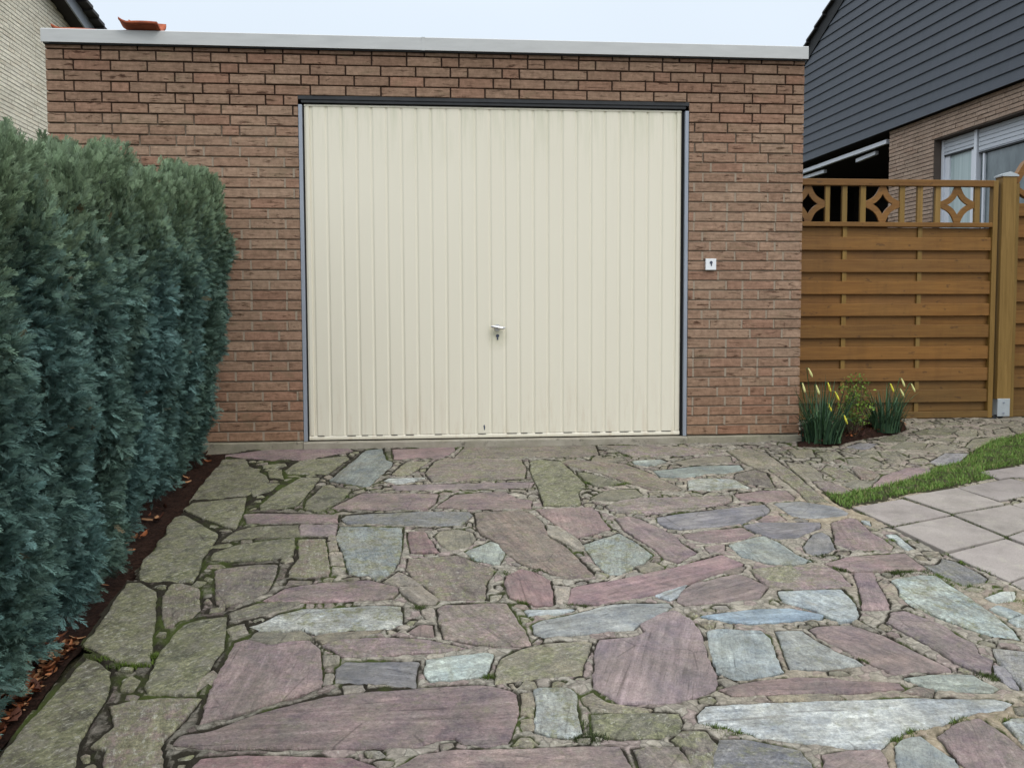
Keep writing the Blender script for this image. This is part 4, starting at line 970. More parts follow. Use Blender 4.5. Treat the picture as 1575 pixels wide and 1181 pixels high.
def inpoly_pts(poly, n):
    x0, y0 = poly.min(0); x1, y1 = poly.max(0); out = []
    while sum(map(len, out)) < n:
        q = rng.uniform((x0, y0), (x1, y1), (n*3, 2)); out.append(q[pip(poly, q[:, 0], q[:, 1])])
    return np.concatenate(out)[:n]
def colv(n, A, B, j=.15):
    t = rng.random(n)[:, None]; c = np.array(A)*(1-t)+np.array(B)*t; c *= rng.uniform(1-j, 1+j, (n, 1)); return np.concatenate([c, np.ones((n, 1))], 1)
pts = inpoly_pts(grass_poly, 30000); n = len(pts)
pts += rng.normal(0, .010, pts.shape); gk = (np.sin(pts[:, 0]*23+3*np.sin(pts[:, 1]*17))+np.sin(pts[:, 1]*31+pts[:, 0]*9)+rng.normal(0, .8, len(pts))) > -1.5; pts = pts[gk]; n = len(pts)
P = np.stack([pts[:, 0], pts[:, 1], GZ+GS*pts[:, 1]+.006], 1)
V, T, C = blades(P, rng.uniform(.008, .032, n)*np.where(rng.random(n) < .04, 1.7, 1.), rng.uniform(.0022, .004, n), rng.uniform(.1, .7, n), rng.uniform(0, 6.28, n), rng.uniform(.1, .9, n), colv(n, (.085, .165, .025), (.18, .29, .06)))
dry = rng.random(n) < .12; C.reshape(n, -1, 4)[dry] = (.26, .22, .10, 1)
o = fast_mesh('grass', V, T, M['leaf'], C, nv=4); tag(o, kind='stuff')
# moss cushions in the joints
slab_c = [(p[i]*(1-t)+p[(i+1) % 4]*t) for p in slabs for i in range(4) for t in np.linspace(0, 1, 14)]
spots = [('4', 1110, 980, .07, 1), ('4', 1170, 1015, .06, 1), ('4', 1290, 1030, .08, 1), ('4', 1225, 890, .04, 1), ('4', 890, 945, .07, .5), ('4', 820, 940, .05, .5), ('4', 470, 930, .05, .5), ('4', 790, 755, .03, 1),
         ('8', 880, 800, .045, 1), ('8', 780, 860, .04, .7), ('8', 1150, 740, .04, .8), ('8', 1390, 470, .05, .5), ('8', 1430, 745, .03, 1), ('8', 620, 380, .03, .7), ('8', 1560, 40, .06, 1),
         ('7', 1300, 810, .05, .9), ('7', 1200, 780, .04, .6), ('7', 1170, 250, .02, .9), ('7', 410, 780, .035, .5), ('7', 400, 850, .05, .3), ('7', 30, 30, .03, .8), ('7', 350, 45, .04, .5),
         ('3', 600, 255, .05, 1), ('3', 420, 250, .04, .6), ('3', 660, 80, .03, .6), ('3', 40, 970, .03, .8), ('3', 300, 545, .02, .6), ('3', 120, 785, .04, .4), ('2', 210, 640, .03, 1), ('2', 540, 335, .05, .6),
         ('2', 1450, 800, .04, .7), ('2', 1350, 720, .03, .5), ('2', 160, 110, .04, .5), ('2', 220, 395, .05, .4), ('5', 820, 400, .05, 1), ('5', 630, 375, .03, .9), ('5', 930, 355, .03, .9), ('5', 700, 420, .03, .5),
         ('6', 1380, 480, .025, .7), ('6', 960, 60, .03, .5), ('1', 1500, 300, .03, .4), ('6', 250, 185, .03, .3), ('4', 370, 850, .04, .4), ('4', 270, 880, .03, .4), ('2', 1185, 40, .02, .6), ('3', 360, 300, .03, .5)]
VV = []; TT = []; CC = []; off = 0
for rg, a, b, r_, br in spots:
    ox, oy = REG[rg]; c0 = on_g(ox+a/K, oy+b/K)[:2]; n = int(450*(r_/.04)**1.5)
    an = rng.uniform(0, 6.28, n); rr = r_*np.sqrt(rng.random(n))*rng.uniform(.4, 1.1, n); x = c0[0]+np.cos(an)*rr*1.5; y = c0[1]+np.sin(an)*rr*.9
    ii = np.clip(((x-bx_[0])/h_).round().astype(int), 0, len(bx_)-1); jj = np.clip(((y-by_[0])/h_).round().astype(int), 0, len(by_)-1)
    ok = DS[jj, ii] > .001 if br < 1 else DS[jj, ii] >= 0
    ok = DS[jj, ii] > .001
    x, y = x[ok], y[ok]; n = len(x)
    if n < 3: continue
    P = np.stack([x, y, GZ+GS*y-.002], 1)
    V, T, C = blades(P, rng.uniform(.006, .019, n), rng.uniform(.002, .0035, n), rng.uniform(.1, 1., n), rng.uniform(0, 6.28, n), rng.uniform(.1, .8, n),
                     colv(n, (.035*br+.02, .06*br+.02, .012), (.10*br+.02, .17*br+.02, .02)), 2)
    VV.append(V); TT.append(T+off); CC.append(C); off += len(V)
sc__ = np.array(slab_c); sc__ = np.repeat(sc__, 26, 0); sc__ += rng.normal(0, .007, sc__.shape); sel = (np.sin(sc__[:, 0]*19+sc__[:, 1]*7)+np.sin(sc__[:, 1]*29)+rng.normal(0, .3, len(sc__))) > .3; sc__ = sc__[sel]
ins_ = np.zeros(len(sc__), bool)
for p in slabs: cen = p.mean(0); ins_ |= pip(cen+(p-cen)*.985, sc__[:, 0], sc__[:, 1])
sc__ = sc__[~ins_]; n = len(sc__); P = np.stack([sc__[:, 0], sc__[:, 1], GZ+GS*sc__[:, 1]+.002], 1)
V, T, C = blades(P, rng.uniform(.008, .020, n), rng.uniform(.002, .0035, n), rng.uniform(.1, .9, n), rng.uniform(0, 6.28, n), rng.uniform(.1, .8, n), colv(n, (.05, .06, .02), (.10, .14, .03)), 2)
VV.append(V); TT.append(T+off); CC.append(C)
o = fast_mesh('moss', np.concatenate(VV), np.concatenate(TT), M['leaf'], np.concatenate(CC), nv=4); tag(o, kind='stuff')

# fallen leaves and bark bits
def litter(name, pts, zs, smin, smax, cols):
    V = []; T = []; C = []; b = 0
    for (x, y), z in zip(pts, zs):
        s = random.uniform(smin, smax); a = random.uniform(0, 6.28); w_ = s*random.uniform(.35, .6); curl = random.uniform(-.35, .6)*s
        tx, ty_ = random.uniform(-.5, .5), random.uniform(-.5, .5); c = random.choice(cols); k = random.uniform(.6, 1.3)
        row = []
        for i in range(5):
            t = i/4; ww = w_*math.sin(math.pi*(.06+.88*t))**.8*random.uniform(.8, 1.1)
            for sd in (-1, 0, 1):
                u = (t-.5)*s; v = sd*ww/2; zz = curl*(abs(sd)*.5+(t-.5)**2*1.5)+.006
                row.append((x+u*math.cos(a)-v*math.sin(a), y+u*math.sin(a)+v*math.cos(a), z+zz+u*tx+v*ty_+abs(u*tx)*.6))
        V += row; C += [(c[0]*k, c[1]*k, c[2]*k, 1)]*15
        for i in range(4):
            for j in range(2): T.append((b+i*3+j, b+i*3+j+1, b+i*3+j+4, b+i*3+j+3))
        b += 15
    o = fast_mesh(name, np.array(V), np.array(T), M['dry'], np.array(C), nv=4); return tag(o, kind='stuff')
LC = [(.22, .07, .025), (.30, .12, .05), (.12, .04, .02), (.38, .20, .10), (.08, .03, .018)]
pts = []; 
for k in range(900):
    y = random.uniform(-4.4, -2.9); x = -1.215-abs(random.gauss(0, .12)); pts.append((x, y))
npl = len(pts)
for k in range(60):
    y = random.uniform(-2.9, -.1); x = -1.28-abs(random.gauss(0, .10)); pts.append((x, y))
litter('leaf_litter', pts, [gz(0, p[1])-.018+random.uniform(0, .015) for p in pts], .016, .055, LC)
pts = [tuple(p) for p in inpoly_pts(bed_poly, 260)]
litter('bark_chips', pts, [gz(0, p[1])+.03+random.uniform(0, .012) for p in pts], .012, .045, LC[:3]+[(.05, .02, .015)]*2)

# ------------------------------------------------------------------ the hedge
HY0, HY1 = -5.0, -.17
CL = np.array([-.82, -1.46, -2.08, -2.67, -3.3, -3.95, -4.6, -5.3])   # clefts between the plants
def hedge_top(y):
    return gz(0, y)+1.725-.03*np.exp(-((y+1.9)/.6)**2)+.03*np.exp(-((y+3.1)/.5)**2)+.085*np.clip((y+1.3)/.9, 0, 1)+.035*np.sin(y*5.1+.7)+.03*np.sin(y*11.7+2)+.03*np.sin(y*2.3)
def hedge_x(y, t):
    """face of the hedge at height fraction t"""
    x = -1.205+0*y
    x = x + (.03+.05*np.clip((-2.1-y)/.4, 0, 1))*np.clip(1-t/.7, 0, 1) - (.20-.07*np.clip((-2.1-y)/.4, 0, 1))*np.clip(1-t/.62, 0, 1)**1.4 - .04*np.clip((t-.92)/.08, 0, 1)**2
    d = np.min(np.abs(y[..., None]-CL), -1); cl = np.exp(-(d/.085)**2)
    dm = np.abs(y+2.08); x = x - cl*(.042+.025*np.sin(t*9+y*3)) - np.exp(-(dm/.11)**2)*.10*np.clip(1.25-t*1.4, 0, 1)
    x = x + .022*np.sin(y*13+t*7)+.018*np.sin(y*23-t*15)+.018*np.sin(t*21+y*5)+.012*np.sin(y*41+t*33)
    x = x - (.03+.03*np.clip((t-.85)/.15, 0, 1))*np.clip((y-(HY1-.20))/.20, 0, 1)**2          # rounds off at the garage end
    return x
hedge = empty('hedge', (-1.7, -2.5, gz(0, -2.5)), 'tall blue green clipped conifer hedge along the left edge of the stone drive', 'hedge')
# dark hull added inside to close the gaps between the sprays
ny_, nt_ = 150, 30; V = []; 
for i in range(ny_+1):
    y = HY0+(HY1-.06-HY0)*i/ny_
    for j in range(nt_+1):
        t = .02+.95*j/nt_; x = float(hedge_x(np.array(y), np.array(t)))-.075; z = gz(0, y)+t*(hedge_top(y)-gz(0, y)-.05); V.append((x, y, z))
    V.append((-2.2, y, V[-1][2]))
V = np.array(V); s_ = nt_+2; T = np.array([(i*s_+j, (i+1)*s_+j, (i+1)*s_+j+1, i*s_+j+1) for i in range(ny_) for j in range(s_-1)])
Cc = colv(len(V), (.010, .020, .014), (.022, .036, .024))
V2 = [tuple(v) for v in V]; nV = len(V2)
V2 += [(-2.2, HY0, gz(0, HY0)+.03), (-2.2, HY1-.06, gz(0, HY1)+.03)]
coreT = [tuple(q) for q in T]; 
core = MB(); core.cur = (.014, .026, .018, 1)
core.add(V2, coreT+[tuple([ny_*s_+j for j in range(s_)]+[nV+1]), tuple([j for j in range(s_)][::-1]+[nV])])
core.build('dark_hull', M['leaf'], hedge, smooth=True, attrs=True)
for yy in (-.5, -1.15, -1.78, -2.38, -3.0, -3.6, -4.3):
    mb = MB(); x = -1.50; z = gz(0, yy)
    mb.tube([(x, yy, z-.05), (x-.01, yy+.01, z+.2), (x-.04, yy, z+.6), (x-.06, yy+.02, z+1.3)], [.022, .019, .015, .008], 8); mb.build('stem', M['bark'], hedge)

def sprays(P, D, Lh, colA, nleaf=7):
    """feathery flat sprays: P roots, D unit axis, Lh length"""
    n = len(P); rv = rng.normal(0, 1, (n, 3)); S = np.cross(D, rv); S /= np.linalg.norm(S, axis=1)[:, None]; Nn = np.cross(D, S)
    droop = rng.uniform(.0, .35, n)[:, None]*np.array([0, 0, -1.])
    V = []; C = []; T = []
    def pos(t): return P + D*(Lh*t)[:, None] + droop*(Lh*t*t)[:, None]
    tipc = colA*np.array([1.4, 1.42, 1.45, 1]); 
    k = 0
    for i in range(nleaf):
        for sg in (-1, 1):
            t0 = .08+.80*(i+.25*(sg > 0))/nleaf; ln = Lh*(.42-.26*(i/nleaf))*rng.uniform(.7, 1.25, n); a = pos(t0*np.ones(n)); 
            dr = D*.80+S*(.50*sg)+Nn*rng.uniform(-.28, .28, (n, 1)); dr /= np.linalg.norm(dr, axis=1)[:, None]
            wv = (D*.5-S*sg*.7); wv /= np.linalg.norm(wv, axis=1)[:, None]; wd = (Lh*.030*rng.uniform(.8, 1.25, n))[:, None]
            mid = a+dr*(ln*.55)[:, None]
            V += [a-wv*wd*.4, mid+wv*wd, a+dr*ln[:, None]-np.array([0, 0, 1.])*(ln*.08)[:, None], mid-wv*wd]
            C += [colA*np.array([.8, .85, .82, 1]), colA, tipc, colA]; T.append((k, k+1, k+2, k+3)); k += 4
    e_ = pos(np.ones(n)); b_ = pos(np.full(n, .6)); wd = (Lh*.03)[:, None]
    V += [b_-S*wd, e_, b_+S*wd, P]; C += [colA, tipc, colA, colA]; T.append((k, k+1, k+2, k+3)); k += 4
    V = np.stack(V, 1).reshape(-1, 3); C = np.stack(C, 1).reshape(-1, 4); base = (np.arange(n)*k)[:, None, None]
    T = (base+np.array(T)[None]).reshape(-1, 4); return V, T, C
N = 100000
u = rng.random(N); y = HY1-.02-(HY1-HY0)*(u**1.12)*.99            # denser nearer the picture
t = rng.random(N)**.95
top = rng.random(N) < .09
x = hedge_x(y, t); zb = gz(0, y)+.05; z = zb+t*(hedge_top(y)-zb)
dep = rng.uniform(-.085, .018, N)
P = np.stack([x+dep, y, z], 1)
eps = .02
dy = (hedge_x(y+eps, t)-hedge_x(y-eps, t))/(2*eps); 
Nn = np.stack([np.ones(N), -dy, np.clip((t-.8)/.2, 0, 1)*1.6], 1); Nn /= np.linalg.norm(Nn, axis=1)[:, None]
# tufts: groups of sprays share a direction
cell = np.floor(y*11)*57.3+np.floor(z*13)*131.7; jit = np.stack([np.sin(cell*1.3), np.sin(cell*2.7+1), np.sin(cell*3.9+2)], 1)
upw = (.28+1.3*np.clip((t-.60)/.40, 0, 1))[:, None]
D = Nn*.85+np.array([0, 0, 1.])*upw+jit*.38+rng.normal(0, .34, (N, 3)); D /= np.linalg.norm(D, axis=1)[:, None]
Lh = rng.uniform(.026, .066, N)
# plants differ a little in colour; new growth on top is greener
pl = np.searchsorted(-CL, -y); tone = np.array([.2, .55, .9, .35, .75, .4, .6, .5, .3])[pl]+.25*np.sin(cell)+rng.normal(0, .15, N)
tone = np.clip(tone, 0, 1)[:, None]
blue = np.array([.085, .158, .150]); grn = np.array([.085, .140, .108]); top_c = np.array([.150, .205, .115])
ca = blue*tone+grn*(1-tone); tt_ = np.clip((t-.66)/.25+rng.normal(0, .18, N), 0, 1)[:, None]*.9; ca = ca*(1-tt_)+top_c*tt_
ca *= rng.uniform(.65, 1.3, (N, 1)); brn = rng.random(N) < .003; ca[brn] = (.11, .085, .045)
ca = np.concatenate([ca, np.ones((N, 1))], 1)
V, T, C = sprays(P, D, Lh, ca)
# the end facing the garage and the crown
N2 = 16000
sd2 = np.where(rng.random(N2) < .5, 1., -1.); y2 = np.where(sd2 > 0, HY1-.03, HY0+.0)+rng.uniform(-.06, .02, N2); t2 = rng.random(N2); x2 = hedge_x(np.full(N2, HY1-.05), t2)-rng.random(N2)**1.3*.95
z2 = gz(0, y2)+.05+t2*(hedge_top(y2)-gz(0, y2)-.05)
D2 = np.stack([np.full(N2, .25), sd2*.8, np.full(N2, .35)], 1)+rng.normal(0, .4, (N2, 3)); D2 /= np.linalg.norm(D2, axis=1)[:, None]
ca2 = np.concatenate([(grn*rng.uniform(.6, 1.2, (N2, 1))), np.ones((N2, 1))], 1)
Va, Ta, Ca = sprays(np.stack([x2, y2, z2], 1), D2, rng.uniform(.045, .08, N2), ca2)
N3 = 24000
y3 = rng.uniform(HY0, HY1, N3); x3 = -1.32-rng.random(N3)*.85; edge = np.exp(-((x3+1.32)/.12)**2)
z3 = hedge_top(y3)-.06-.10*edge+rng.uniform(-.05, .02, N3); tall = rng.random(N3) < .05
spk = (np.sin(y3*31)+np.sin(y3*17+1) > 1.2); L3 = rng.uniform(.04, .085, N3)+.10*(tall & spk)
D3 = np.array([.12, 0, 1.])+rng.normal(0, .13, (N3, 3)); D3 /= np.linalg.norm(D3, axis=1)[:, None]
ca3 = np.concatenate([(top_c*rng.uniform(.6, 1.25, (N3, 1))), np.ones((N3, 1))], 1)
Vb, Tb, Cb = sprays(np.stack([x3, y3, z3], 1), D3, L3, ca3)
V = np.concatenate([V, Va, Vb]); T = np.concatenate([T, Ta+N*60, Tb+N*60+N2*60]); C = np.concatenate([C, Ca, Cb])
fast_mesh('foliage', V, T, M['leaf'], C, hedge, 4)

# ------------------------------------------------------------------ wooden fence
YF = .70
def fx(px, py=460): return on_y(px, py, YF)[0]
def fz(py, px=1390): return on_y(px, py, YF)[2]
def wcol(): 
    t = random.uniform(.88, 1.12); return (t*random.uniform(.97, 1.03), t, t*random.uniform(.92, 1.08), 1)
def bowed(mb_, x0, x1, z0, z1, y0, th, m=0):
    """board with slightly eased edges"""
    e_ = .003; mb_.cur = wcol()
    prof = [(y0, z0+e_), (y0, z1-e_), (y0+e_, z1), (y0+th, z1), (y0+th, z0), (y0+e_, z0)]
    mb_.prism([(x0, a, b) for a, b in prof], (x1-x0, 0, 0), m)
fence = empty('wooden_fence', (fx(1380), YF, fz(640)), 'honey brown wooden fence panel with star lattice top between garage and post', 'fence')
X0, X1 = fx(1238, 300)-.30, fx(1527, 300)
ZTOP, ZRT, ZM1, ZM0, ZB1, ZB0 = fz(277), fz(287), fz(342.5), fz(349.5), fz(633), fz(643)
# front slats overlap the recessed ones; battens stand between
per = (fz(349.5)-fz(619))/8.12
mb = MB(); zb_ = fz(385.5)
for k in range(8):
    zlow = fz(385.5)-(fz(385.5)-fz(619))*k/7
    bowed(mb, X0, X1-.004, zlow, zlow+.098+random.uniform(-.002, .002), YF-.018, .012)
mb.build('front_slats', M['wood'], fence, attrs=True)
mb = MB()
for k in range(9):
    zt = ZM0-.004 if k == 0 else fz(385.5)-(fz(385.5)-fz(619))*(k-1)/7+.030
    zl = (fz(385.5)-(fz(385.5)-fz(619))*min(k, 7)/7+.075) if k < 8 else ZB1
    bowed(mb, X0, X1-.004, zl, zt, YF+.010, .010)
mb.build('back_slats', M['wood'], fence, attrs=True)
mb = MB()
for px in (1297.5, 1412.5, 1182):
    xc = fx(px, 460); mb.cur = wcol(); mb.box((xc-.017, YF-.0055, ZB1), (xc+.017, YF+.0095, ZM0))
mb.build('batten', M['woodv'], fence, attrs=True)
mb = MB(); bowed(mb, X0, X1, ZRT, ZTOP, YF-.030, .055); mb.build('top_rail', M['wood'], fence, attrs=True, bevel=.003)
mb = MB(); bowed(mb, X0, X1, ZM0, ZM1, YF-.028, .050); mb.build('middle_rail', M['wood'], fence, attrs=True, bevel=.003)
mb = MB(); bowed(mb, X0, X1, ZB0, ZB1, YF-.028, .050); mb.build('bottom_rail', M['wood'], fence, attrs=True, bevel=.003)
mb = MB(); mb.cur = wcol(); xa = fx(1523, 460); mb.box((X1-.012, YF-.031, ZB0-.002), (X1+.028, YF+.026, ZTOP-.002)); mb.build('end_stile', M['woodv'], fence, attrs=True, bevel=.003)
for a, b in ((1216, 1222), (1268.5, 1275.5), (1294.5, 1302), (1322.5, 1330.5), (1383, 1390.5), (1410, 1418), (1437.5, 1445.5), (1498, 1506)):
    mb = MB(); mb.cur = wcol(); mb.box((fx(a, 315), YF-.012, ZM1), (fx(b, 315), YF+.014, ZRT)); mb.build('lattice_bar', M['woodv'], fence, attrs=True)
def star(mb_, xa, xb, za, zb, w_, y0, th):
    """four slightly bowed strips between the middles of the sides"""
    mb_.cur = wcol(); xm, zm = (xa+xb)/2, (za+zb)/2; mids = [(xa, zm), (xm, zb), (xb, zm), (xm, za)]; N_ = 10
    for q in range(4):
        p0 = np.array(mids[q]); p1 = np.array(mids[(q+1) % 4]); c = np.array([xm, zm]); mid = (p0+p1)/2; bul = (c-mid)*.30
        pts_ = [p0+(p1-p0)*k/N_+bul*math.sin(math.pi*k/N_) for k in range(N_+1)]; A_ = []; B_ = []
        for k in range(N_+1):
            tn = pts_[min(k+1, N_)]-pts_[max(k-1, 0)]; tn /= np.linalg.norm(tn); nn = np.array([-tn[1], tn[0]])
            a = pts_[k]+nn*w_/2; b = pts_[k]-nn*w_/2
            cl = lambda q_: (min(max(q_[0], xa-.004), xb+.004), y0+.0004*q, min(max(q_[1], za), zb))
            A_.append(cl(a)); B_.append(cl(b))
        for k in range(N_): mb_.prism([A_[k], B_[k], B_[k+1], A_[k+1]], (0, th, 0))
for a, b in ((1216, 1268.5), (1330.5, 1383), (1445.5, 1498)):
    mb = MB(); star(mb, fx(a, 315), fx(b, 315), ZM1-.002, ZRT+.002, .044, YF-.009, .016); mb.build('star_ornament', M['wood'], fence, attrs=True)
# post
PX0, PX1 = fx(1530.5), fx(1553)
post = empty('fence_post', ((PX0+PX1)/2, YF, fz(640)), 'square honey brown fence post on a galvanised foot', 'post')
mb = MB(); mb.cur = wcol(); mb.box((PX0+.004, YF-.055, fz(613, 1540)), (PX1-.002, YF+.045, fz(272, 1540))); mb.build('shaft', M['woodv'], post, attrs=True, bevel=.004)
mb = MB(); zc = fz(273, 1540); mb.prism([(PX0-.006, YF-.062, zc), (PX1+.008, YF-.062, zc), (PX1+.008, YF-.062, zc+.012), ((PX0+PX1)/2, YF-.062, zc+.036), (PX0-.006, YF-.062, zc+.012)], (0, .115, 0)); mb.build('cap', M['galv'], post)
for a, b in ((-.062, -.0555), (.0455, .051)):
    mb = MB(); mb.box((PX0+.006, YF+a, fz(639, 1540)), (PX1-.012, YF+b, fz(612, 1540))); mb.build('foot_bracket', M['galv'], post, bevel=.002)
for z in (618, 634):
    mb = MB(); mb.tube([((PX0+PX1)/2-.004, YF-.062, fz(z, 1540)), ((PX0+PX1)/2-.004, YF-.070, fz(z, 1540))], .007, 8); mb.build('bolt', M['zinc'], post)
for lo_, hi_ in (((PX0-.012, YF-.04, fz(652, 1525)-.03), (PX0+.012, YF-.01, fz(639, 1525))), ((PX0+.035, YF-.04, fz(652, 1525)-.03), (PX0+.065, YF+.03, fz(638, 1540)))):
    mb = MB(); mb.box(lo_, hi_); mb.build('anchor', M['dark_steel'], post)
# second panel with the arched top
f2 = empty('wooden_fence', (5.6, YF, fz(640)), 'honey brown wooden fence panel with arched top at right edge', 'fence')
Q0, Q1 = fx(1554, 460), fx(1554, 460)+1.76
def bz(k): return on_y(1562, 332.9+(596-332.9)*k/8, YF)[2]
mb = MB()
for k in range(9): bowed(mb, Q0, Q1, bz(k), bz(k)+.098, YF-.018, .012)
mb.build('front_slats', M['wood'], f2, attrs=True)
mb = MB()
for k in range(9): bowed(mb, Q0, Q1, max(bz(k)-.10, on_y(1562, 638, YF)[2]) if k < 8 else on_y(1562, 638, YF)[2], bz(k)+.025, YF+.010, .010)
mb.build('back_slats', M['wood'], f2, attrs=True)
zbt = on_y(1562, 640, YF)[2]
mb = MB(); bowed(mb, Q0, Q1, zbt, zbt+.05, YF-.028, .05); mb.build('bottom_rail', M['wood'], f2, attrs=True)
mb = MB()
for xc in (Q0+.55, Q0+1.2): mb.cur = wcol(); mb.box((xc-.017, YF-.0055, zbt+.05), (xc+.017, YF+.0095, bz(0)+.1))
mb.build('batten', M['woodv'], f2, attrs=True)
for a, b in ((Q0-.001, Q0+.03), (Q1-.04, Q1)):
    mb = MB(); mb.cur = wcol(); mb.box((a, YF-.031, zbt-.002), (b, YF+.026, ZTOP-.02)); mb.build('end_stile', M['woodv'], f2, attrs=True)
def archband(mb_, f, w_, y0, th, N_=22):
    mb_.cur = wcol(); pt = [f(k/N_) for k in range(N_+1)]; A_ = []; B_ = []
    for k in range(N_+1):
        a = np.array(pt[max(k-1, 0)]); b = np.array(pt[min(k+1, N_)]); tn = (b-a)/np.linalg.norm(b-a); nn = np.array([-tn[1], tn[0]])
        p = np.array(pt[k]); q1 = p+nn*w_/2; q2 = p-nn*w_/2; A_.append((q1[0], y0, q1[1])); B_.append((q2[0], y0, q2[1]))
    for k in range(N_): mb_.prism([A_[k], B_[k], B_[k+1], A_[k+1]], (0, th, 0))
mb = MB(); archband(mb, lambda t: (Q0+.0+1.76*t, ZTOP-.01+.42*math.sin(math.pi*t)**.6), .05, YF-.03, .055); mb.build('arched_rail', M['wood'], f2, attrs=True)
mb = MB(); archband(mb, lambda t: (Q0+.01+1.74*t, ZTOP-.06-.30*math.sin(math.pi*t)**.8*(.75)), .04, YF-.026, .045); mb.build('lower_arc', M['wood'], f2, attrs=True)
mb = MB()
for k in range(1, 6):
    xc = Q0+1.76*k/6; tt = k/6; mb.cur = wcol(); mb.box((xc-.012, YF-.010, ZTOP-.07-.225*math.sin(math.pi*tt)**.8), (xc+.012, YF+.012, ZTOP-.03+.42*math.sin(math.pi*tt)**.75))
mb.build('lattice_bar', M['woodv'], f2, attrs=True)

# ------------------------------------------------------------------ plants in the bed
def merge(parts):
    off = 0; V = []; T = []; C = []
    for v, t, c in parts: V.append(v); T.append(t+off); C.append(c); off += len(v)
    return np.concatenate(V), np.concatenate(T), np.concatenate(C)
def daffodil(px, py, rad, hgt, n, buds, label):
    c0 = on_g(px, py, .03); root = empty('daffodil_clump', tuple(c0), label, 'flowers', 'daffodil clumps in the bed by the fence')
    an = rng.uniform(0, 6.28, n); rr = rad*np.sqrt(rng.random(n)); P = np.stack([c0[0]+np.cos(an)*rr*.8, c0[1]+np.sin(an)*rr*.6, np.full(n, c0[2]-.02)], 1)
    az = np.where(rng.random(n) < .7, an, rng.uniform(0, 6.28, n)); bend = rng.uniform(0, .9, n); bend[rng.random(n) < .2] = 1.5
    V, T, C = blades(P, hgt*rng.uniform(.40, 1.05, n), rng.uniform(.008, .014, n), rng.uniform(.0, .34, n), az, bend, colv(n, (.012, .036, .022), (.075, .145, .070), .45), 6)
    # light undersides of folded leaves
    fast_mesh('leaves', V, T, M['leaf'], C, root, 4, smooth=True)
    for (bx, by, kind) in buds:
        q = on_y(bx, by, c0[1]-rad*.62-random.uniform(0, .03)); mbs = MB(); mbs.cur = (.06, .13, .05, 1)
        top = q+np.array([-.012, 0, .032]); r0 = np.array([c0[0]+(q[0]-c0[0])*.3, c0[1], c0[2]])
        mbs.tube([r0, r0*.5+top*.5+np.array([-.01, 0, .02]), top+np.array([-.008, 0, .008]), top+np.array([.004, 0, .006])], .0028, 6)
        sm = mbs.build('stalk', M['leaf'], root, smooth=True, attrs=True)
        b = MB(); b.cur = (.62, .56, .06, 1) if kind == 'y' else (.60, .58, .24, 1)
        ax_ = np.array([.28*random.uniform(.6, 1.6), -.2, -1.]); ax_ /= np.linalg.norm(ax_); s0 = top+np.array([.004, 0, .006])
        b.tube([s0+ax_*d for d in (0, .014, .030, .048, .060, .066)], [.003, .005, .0075, .0078, .005, .001], 8)
        fb = b.build('flower_bud', M['leaf'], root, smooth=True, attrs=True)
daffodil(1264, 676, .17, .44, 240, [(1236, 598, 'w'), (1245, 575, 'w'), (1257, 601, 'w'), (1275, 597, 'y'), (1286, 611, 'y'), (1275, 628, 'y'), (1300, 647, 'y')],
         'daffodil clump with drooping yellow buds against the garage corner')
daffodil(1362, 660, .135, .35, 190, [(1371, 598, 'y'), (1388, 590, 'w'), (1386, 606, 'w'), (1403, 598, 'w')], 'smaller daffodil clump with pale buds in front of the fence boards')
# small shrub between the clumps
c0 = on_g(1312, 668, .03); shrub = empty('shrub', tuple(c0), 'small twiggy shrub with bright green shoots between the daffodil clumps', 'shrub')
mb = MB(); mb.cur = (.09, .06, .04, 1); tips = []
for k in range(22):
    a = random.uniform(0, 6.28); hh = random.uniform(.10, .40); e1 = c0+np.array([math.cos(a)*random.uniform(.02, .13), math.sin(a)*.07, hh*.55]); e2 = e1+np.array([random.uniform(-.06, .09), random.uniform(-.04, .04), hh*.45])
    mb.tube([c0+np.array([math.cos(a)*.02, math.sin(a)*.02, -.02]), e1, e2], [.004, .0025, .001], 5); tips += [e1*.6+e2*.4, e2, e1, e1*.3+e2*.7]
mb.build('twigs', M['leaf'], shrub, attrs=True)
n = 900; ti = np.array(tips)[rng.integers(0, len(tips), n)]+rng.normal(0, .018, (n, 3)); D = rng.normal(0, 1, (n, 3)); D[:, 2] = abs(D[:, 2]); D /= np.linalg.norm(D, axis=1)[:, None]
S = np.cross(D, rng.normal(0, 1, (n, 3))); S /= np.linalg.norm(S, axis=1)[:, None]; l = rng.uniform(.010, .026, n)[:, None]
V = np.stack([ti, ti+D*l*.5+S*l*.32, ti+D*l, ti+D*l*.5-S*l*.32], 1).reshape(-1, 3); T = np.arange(n*4).reshape(-1, 4)
C = np.repeat(colv(n, (.05, .10, .02), (.20, .30, .04)), 4, 0); fast_mesh('leaves', V, T, M['leaf'], C, shrub, 4)

# ------------------------------------------------------------------ house on the right
XH = 6.5; ROTH = R(1.8)                                       # its long wall runs back nearly parallel to the garage side
HU = np.array([-math.sin(ROTH), math.cos(ROTH), 0.]); HN = np.array([-math.cos(ROTH), -math.sin(ROTH), 0.]); HO = np.array([XH, 0., 0.])
def on_h(x, y, off=0.): return plane(x, y, HN, HN@HO+off)
def hu(p): return float((np.array(p)-HO)@HU)
def hp(u, z, off=0.): return HO+HU*u+HN*off+np.array([0, 0, z])
house = empty('brick_house', tuple(hp(4, gz(0, 0)+.2)), 'brick house with dark slate clad gable rising behind the wooden fence', 'house')
zs_b = on_h(1400, 190.6)[2]                                   # lower edge of the cladding
uC = hu(on_h(1368, 230)); uN = -1.5; uE = hu(on_h(1180, 270))+1.0
